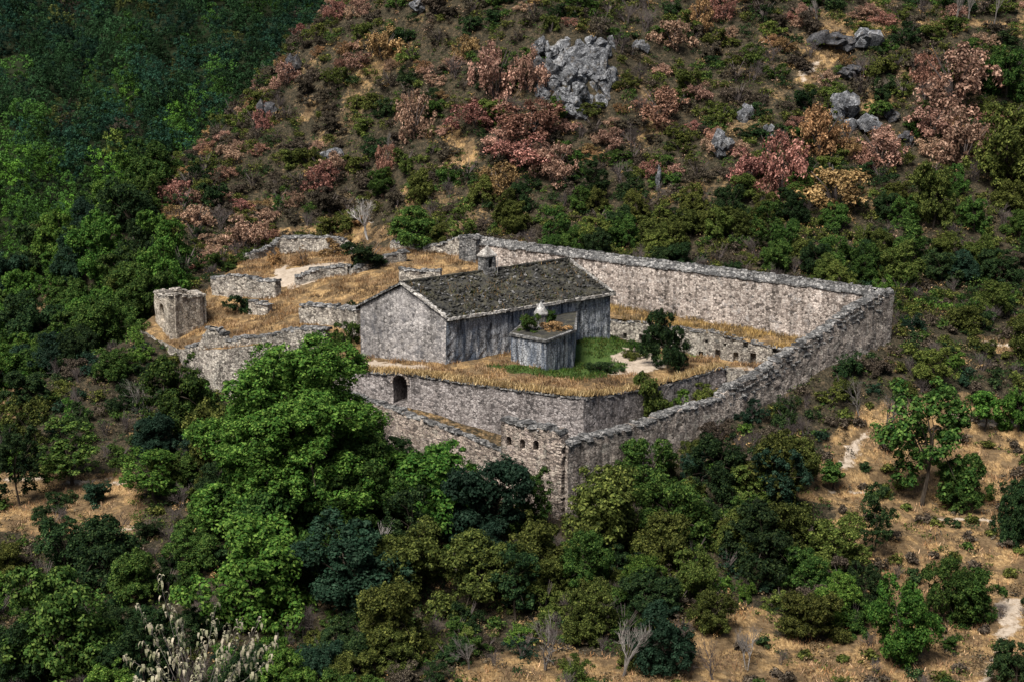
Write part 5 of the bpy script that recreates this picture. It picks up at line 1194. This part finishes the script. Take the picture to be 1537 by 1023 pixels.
merge_clumps('undergrowth', [([b[:3] for b in v_], [b[3] for b in v_], MLIST.index(k)) for k, v_ in bym.items()], [L[k] for k in MLIST], 20, .25, 'low leafy undergrowth covering the ground between shrubs', 'undergrowth', rg)
# the forest on the far mountain
FP = []
for k in range(5):
    r_ = np.random.default_rng(700 + k); C, _ = crown_points(r_, 1.0, 2.0, .1, 8, 95, .62); Vp, Fp = puff(C, r_.uniform(.7, 1.3, len(C)) * .14, 18, .085, r_, .35, .95); FP.append(Vp)
VV = []; MM = []; TT = []
for y in np.arange(325, 700, 7.4):
    for x in np.arange(-400, -20, 7.4):
        X_ = x + rg.uniform(-3.3, 3.3); Y_ = y + rg.uniform(-3.3, 3.3); zm = float(mountain(X_, Y_))
        u, v = project(X_, Y_, zm)
        if Y_ < 455 and X_ > -170:
            hs_ = float(Hs(X_, Y_))
            if hs_ > zm + .6 and project(X_, Y_, hs_)[0] > 250: continue
            zm = max(hs_, zm); u, v = project(X_, Y_, zm)
        if not (-420 < u < 540 and v > -80) or v > 540 : continue
        if zone(u, v, Y_) == 'valley' and Y_ < 345: continue
        r = rg.uniform(3.3, 6.2); sh = float(vnoise(X_ / 26, Y_ / 30)); low = np.clip((v - 130) / 170, 0, 1)
        lf = pick({'teal': 2.4 - 2.2 * low, 'dark': 2.6 - 1.4 * low, 'mid': .25 + 1.8 * low + .8 * (sh > .65), 'bright': 1.9 * low * (sh > .45), 'brown': .15, 'olive': .12 + .2 * low, 'lime': .08 * low})
        a = rg.uniform(0, 6.28); ca, sa = math.cos(a), math.sin(a); q_ = FP[rg.integers(5)]; hz_ = r * rg.uniform(.85, 1.35)
        VV.append(np.c_[X_ + r * (q_[:, 0] * ca - q_[:, 1] * sa), Y_ + r * (q_[:, 0] * sa + q_[:, 1] * ca), zm + hz_ * q_[:, 2]]); MM.append(np.full(len(q_) // 4, list(FAR).index(lf))); TT.append(np.full(len(q_), rg.uniform(.55, 1.9)))
VV = np.concatenate(VV); fo = mk('forest', VV, np.arange(len(VV)).reshape(-1, 4), list(FAR.values()), midx=np.concatenate(MM)); attr(fo, 'tint', np.concatenate(TT))
tag(fo, 'dark unbroken forest covering the mountain across the valley', 'forest', kind='stuff')
# straw grass
def blades(P, h, w, rng, per=5, spread=.35):
    P = np.repeat(P, per, 0); n = len(P); b = P + np.c_[rng.normal(0, spread, (n, 2)), np.zeros(n)]
    a = rng.uniform(0, 6.28, n); side = np.c_[np.cos(a), np.sin(a), np.zeros(n)] * w * .5; hh = h * rng.uniform(.5, 1.3, n)
    lean = np.c_[rng.normal(0, .4, (n, 2)), np.ones(n)] * hh[:, None]
    V = np.stack([b - side, b + side, b + side * .3 + lean, b - side * .3 + lean], 1).reshape(-1, 3); return V, np.arange(4 * n).reshape(-1, 4)
gp = []
for _ in range(60000):
    x, y = rg.uniform(-60, 66), rg.uniform(205, 312); gp.append((x, y))
gp = np.array(gp); k = inpoly(gp[:, 0], gp[:, 1], comp)
for Pq in (poly, [A[:2], B[:2], Cc[:2], D[:2]]): k &= ~inpoly(gp[:, 0], gp[:, 1], Pq)
gp = gp[k]; gzv = floor_h(gp[:, 0], gp[:, 1]); gu, gv = project(gp[:, 0], gp[:, 1], gzv)
lushm = inpoly(gu, gv, [(720, 548), (765, 548), (820, 555), (860, 545), (866, 500), (905, 500), (930, 505), (950, 515), (915, 535), (940, 548), (910, 566), (860, 570), (780, 560)])
palem = inpoly(gu, gv, [(868, 556), (925, 512), (985, 520), (1000, 548), (940, 562), (895, 564)]) | inpoly(gu, gv, [(420, 402), (520, 395), (520, 410), (430, 432), (395, 425)]) | inpoly(gu, gv, [(520, 541), (640, 548), (640, 554), (520, 552)])
cover = vnoise(gp[:, 0] / 2.2, gp[:, 1] / 2.2)
sel = ~lushm & ~palem & (cover > .40)
V, F = blades(np.c_[gp, gzv][sel], .5, .1, rg, 4)
mi_ = np.digitize(vnoise(gp[sel, 0] / 3.1 + 5, gp[sel, 1] / 3.1) + rg.normal(0, .1, sel.sum()), [.30, .45, .78]); mi_ = np.repeat(mi_, 4)
o = tag(mk('straw_grass', V, F, [L['dull'], L['gold'], L['straw'], L['tan']], midx=mi_), 'golden straw grass standing on the courtyard terrace and ruins', 'dry grass', kind='stuff')
lushm &= cover > .3; V, F = blades(np.c_[gp, gzv][lushm], .34, .12, rg, 6); tag(mk('green_grass', V, F, [L['mid'], L['olive'], L['bright']], midx=np.repeat(np.random.default_rng(8).choice([0, 0, 1, 1, 2], len(F) // 6), 6)), 'lush green grass along the foot of the church wall', 'grass', kind='stuff')
# shaggy straw hanging over the terrace edge and on the cells
pt_ = []
for s in np.linspace(0, 1, 900):
    p = on_plane(545 + (880 - 545) * s, 575, TER0, TER1); pt_.append((p[0] + rg.normal(0, .35), p[1] + rg.normal(.5, .5)))
for s in np.linspace(0, 1, 500):
    p = TER1 + (TER2 - TER1) * s; pt_.append((p[0] - .3 + rg.normal(0, .3), p[1] + rg.normal(.6, .4)))
pt_ = np.array(pt_); V, F = blades(np.c_[pt_, floor_t(pt_[:, 0], pt_[:, 1])], .6, .11, rg, 5)
cq = np.array(cells_roof[0]); lo, hi_ = cq.min(0), cq.max(0); cpnt = np.c_[rg.uniform(lo[0], hi_[0], 5000), rg.uniform(lo[1], hi_[1], 5000)]; cpnt = cpnt[inpoly(cpnt[:, 0], cpnt[:, 1], cq) & (vnoise(cpnt[:, 0] / 1.7, cpnt[:, 1] / 1.7) > .38)]
V2, F2 = blades(np.c_[cpnt, cells_roof[1](cpnt[:, 0], cpnt[:, 1])], .75, .12, rg, 5)
tag(mk('edge_grass', np.r_[V, V2], np.r_[F, F2 + len(V)], [L['straw'], L['gold'], L['dull'], L['tan']], midx=np.r_[np.repeat(np.random.default_rng(5).choice([0, 0, 3], len(F) // 5), 5), np.repeat(1 + np.digitize(vnoise(cpnt[:, 0] / 2.5, cpnt[:, 1] / 2.5), [.45, .65]), 5)]), 'shaggy straw along the terrace edge and over the cell roofs', 'dry grass', kind='stuff')
gp = np.c_[rg.uniform(-110, 120, 90000), rg.uniform(160, 400, 90000)]; gzv = Hs(gp[:, 0], gp[:, 1]); gu, gv = project(gp[:, 0], gp[:, 1], gzv)
k = np.zeros(len(gp), bool)
for Pq in DRY: k |= inpoly(gu, gv, Pq)
for Pq in PALE: k &= ~inpoly(gu, gv, Pq)
k &= ~(inpoly(gp[:, 0], gp[:, 1], comp) | inpoly(gp[:, 0], gp[:, 1], fort)) & (vnoise(gp[:, 0] / 2.5, gp[:, 1] / 2.5) > .5)
V, F = blades(np.c_[gp, gzv][k], .5, .1, rg, 4, .45); mi_ = np.repeat(np.digitize(vnoise(gp[k, 0] / 4 + 5, gp[k, 1] / 4) + rg.normal(0, .12, k.sum()), [.42, .6, .8]), 4)
tag(mk('field_grass', V, F, [L['dull'], L['straw'], L['tan'], L['gold']], midx=mi_), 'patchy dry grass in the open field and on bare hill patches', 'dry grass', kind='stuff')
# weeds on the church roof
wp = []
for _ in range(900):
    a, c = rg.random(), rg.random(); p = o0 * (1 - a) * (1 - c) + o1 * a * (1 - c) + r1 * a * c + r0 * (1 - a) * c
    if vnoise(np.array([p[0] / 1.6]), np.array([p[1] / 1.6]))[0] > .5: wp.append(p - [0, 0, .05])
V, F = blades(np.array(wp), .45, .1, rg, 5, .3); tag(mk('roof_weeds', V, F, [L['brown'], L['olive'], L['tan']], midx=np.random.default_rng(3).integers(0, 3, len(F))), 'dull weeds sprouting between the slabs of the church roof', 'weeds', kind='stuff')

# ------------------------------------------------------------------ withered sapling close to the viewer
rs = np.random.default_rng(64); base = at(300, 1300, 46); base[2] = float(Hs(base[0], base[1]))
sap = empty('withered_sapling', base); tag(sap, 'sapling with pale drooping withered leaves at the lower left, close to the viewer', 'sapling')
tips = [(240, 870), (255, 905), (205, 905), (190, 985), (215, 960), (240, 940), (325, 905), (305, 945), (270, 925), (345, 935), (365, 925), (390, 930), (420, 955), (410, 985), (375, 965), (335, 975), (300, 985), (265, 985), (235, 1000), (350, 1010), (290, 1015), (200, 1015), (320, 1040), (260, 1040)]
mb = MB(); lv = []
stem = [base, at(297, 1150, 46.2), at(290, 1050, 46.0)]; mb.add(*tube(stem, [.06, .045, .03], 6))
for u, v in tips:
    e = at(u, v, 46 + rs.normal(0, .5)); s = stem[1] + (stem[2] - stem[1]) * rs.uniform(.2, 1.0); m = (s + e) / 2 + [0, 0, .12]
    mb.add(*tube([s, m, e], [.014, .010, .005], 5))
    for _ in range(24 if v > 900 else 14):
        f = rs.uniform(.3, 1.05) ** .5; c = s * (1 - f) ** 2 + 2 * m * f * (1 - f) + e * f * f if f < 1 else e
        lv.append(c + rs.normal(0, .06, 3))
br = mb.build('branches', M['bark_grey'], sap)
LV = []; LF = []; n = 0
for c in lv:
    a = rs.uniform(0, 6.28); d = np.array([math.cos(a), math.sin(a), 0]); ln = rs.uniform(.18, .32); w = ln * .15; s = np.array([-d[1], d[0], 0])
    pr = [c, c + d * ln * .3 + [0, 0, .03], c + d * ln * .5 - [0, 0, ln * .25], c + d * ln * .5 - [0, 0, ln * .75]]
    LV += [pr[0], pr[1] + s * w, pr[1] - s * w, pr[2] + s * w, pr[2] - s * w, pr[3]]; LF += [(n, n + 1, n + 2), (n + 1, n + 3, n + 4, n + 2), (n + 3, n + 5, n + 4)]; n += 6
mk('leaves', LV, LF, L['pale'], sap)
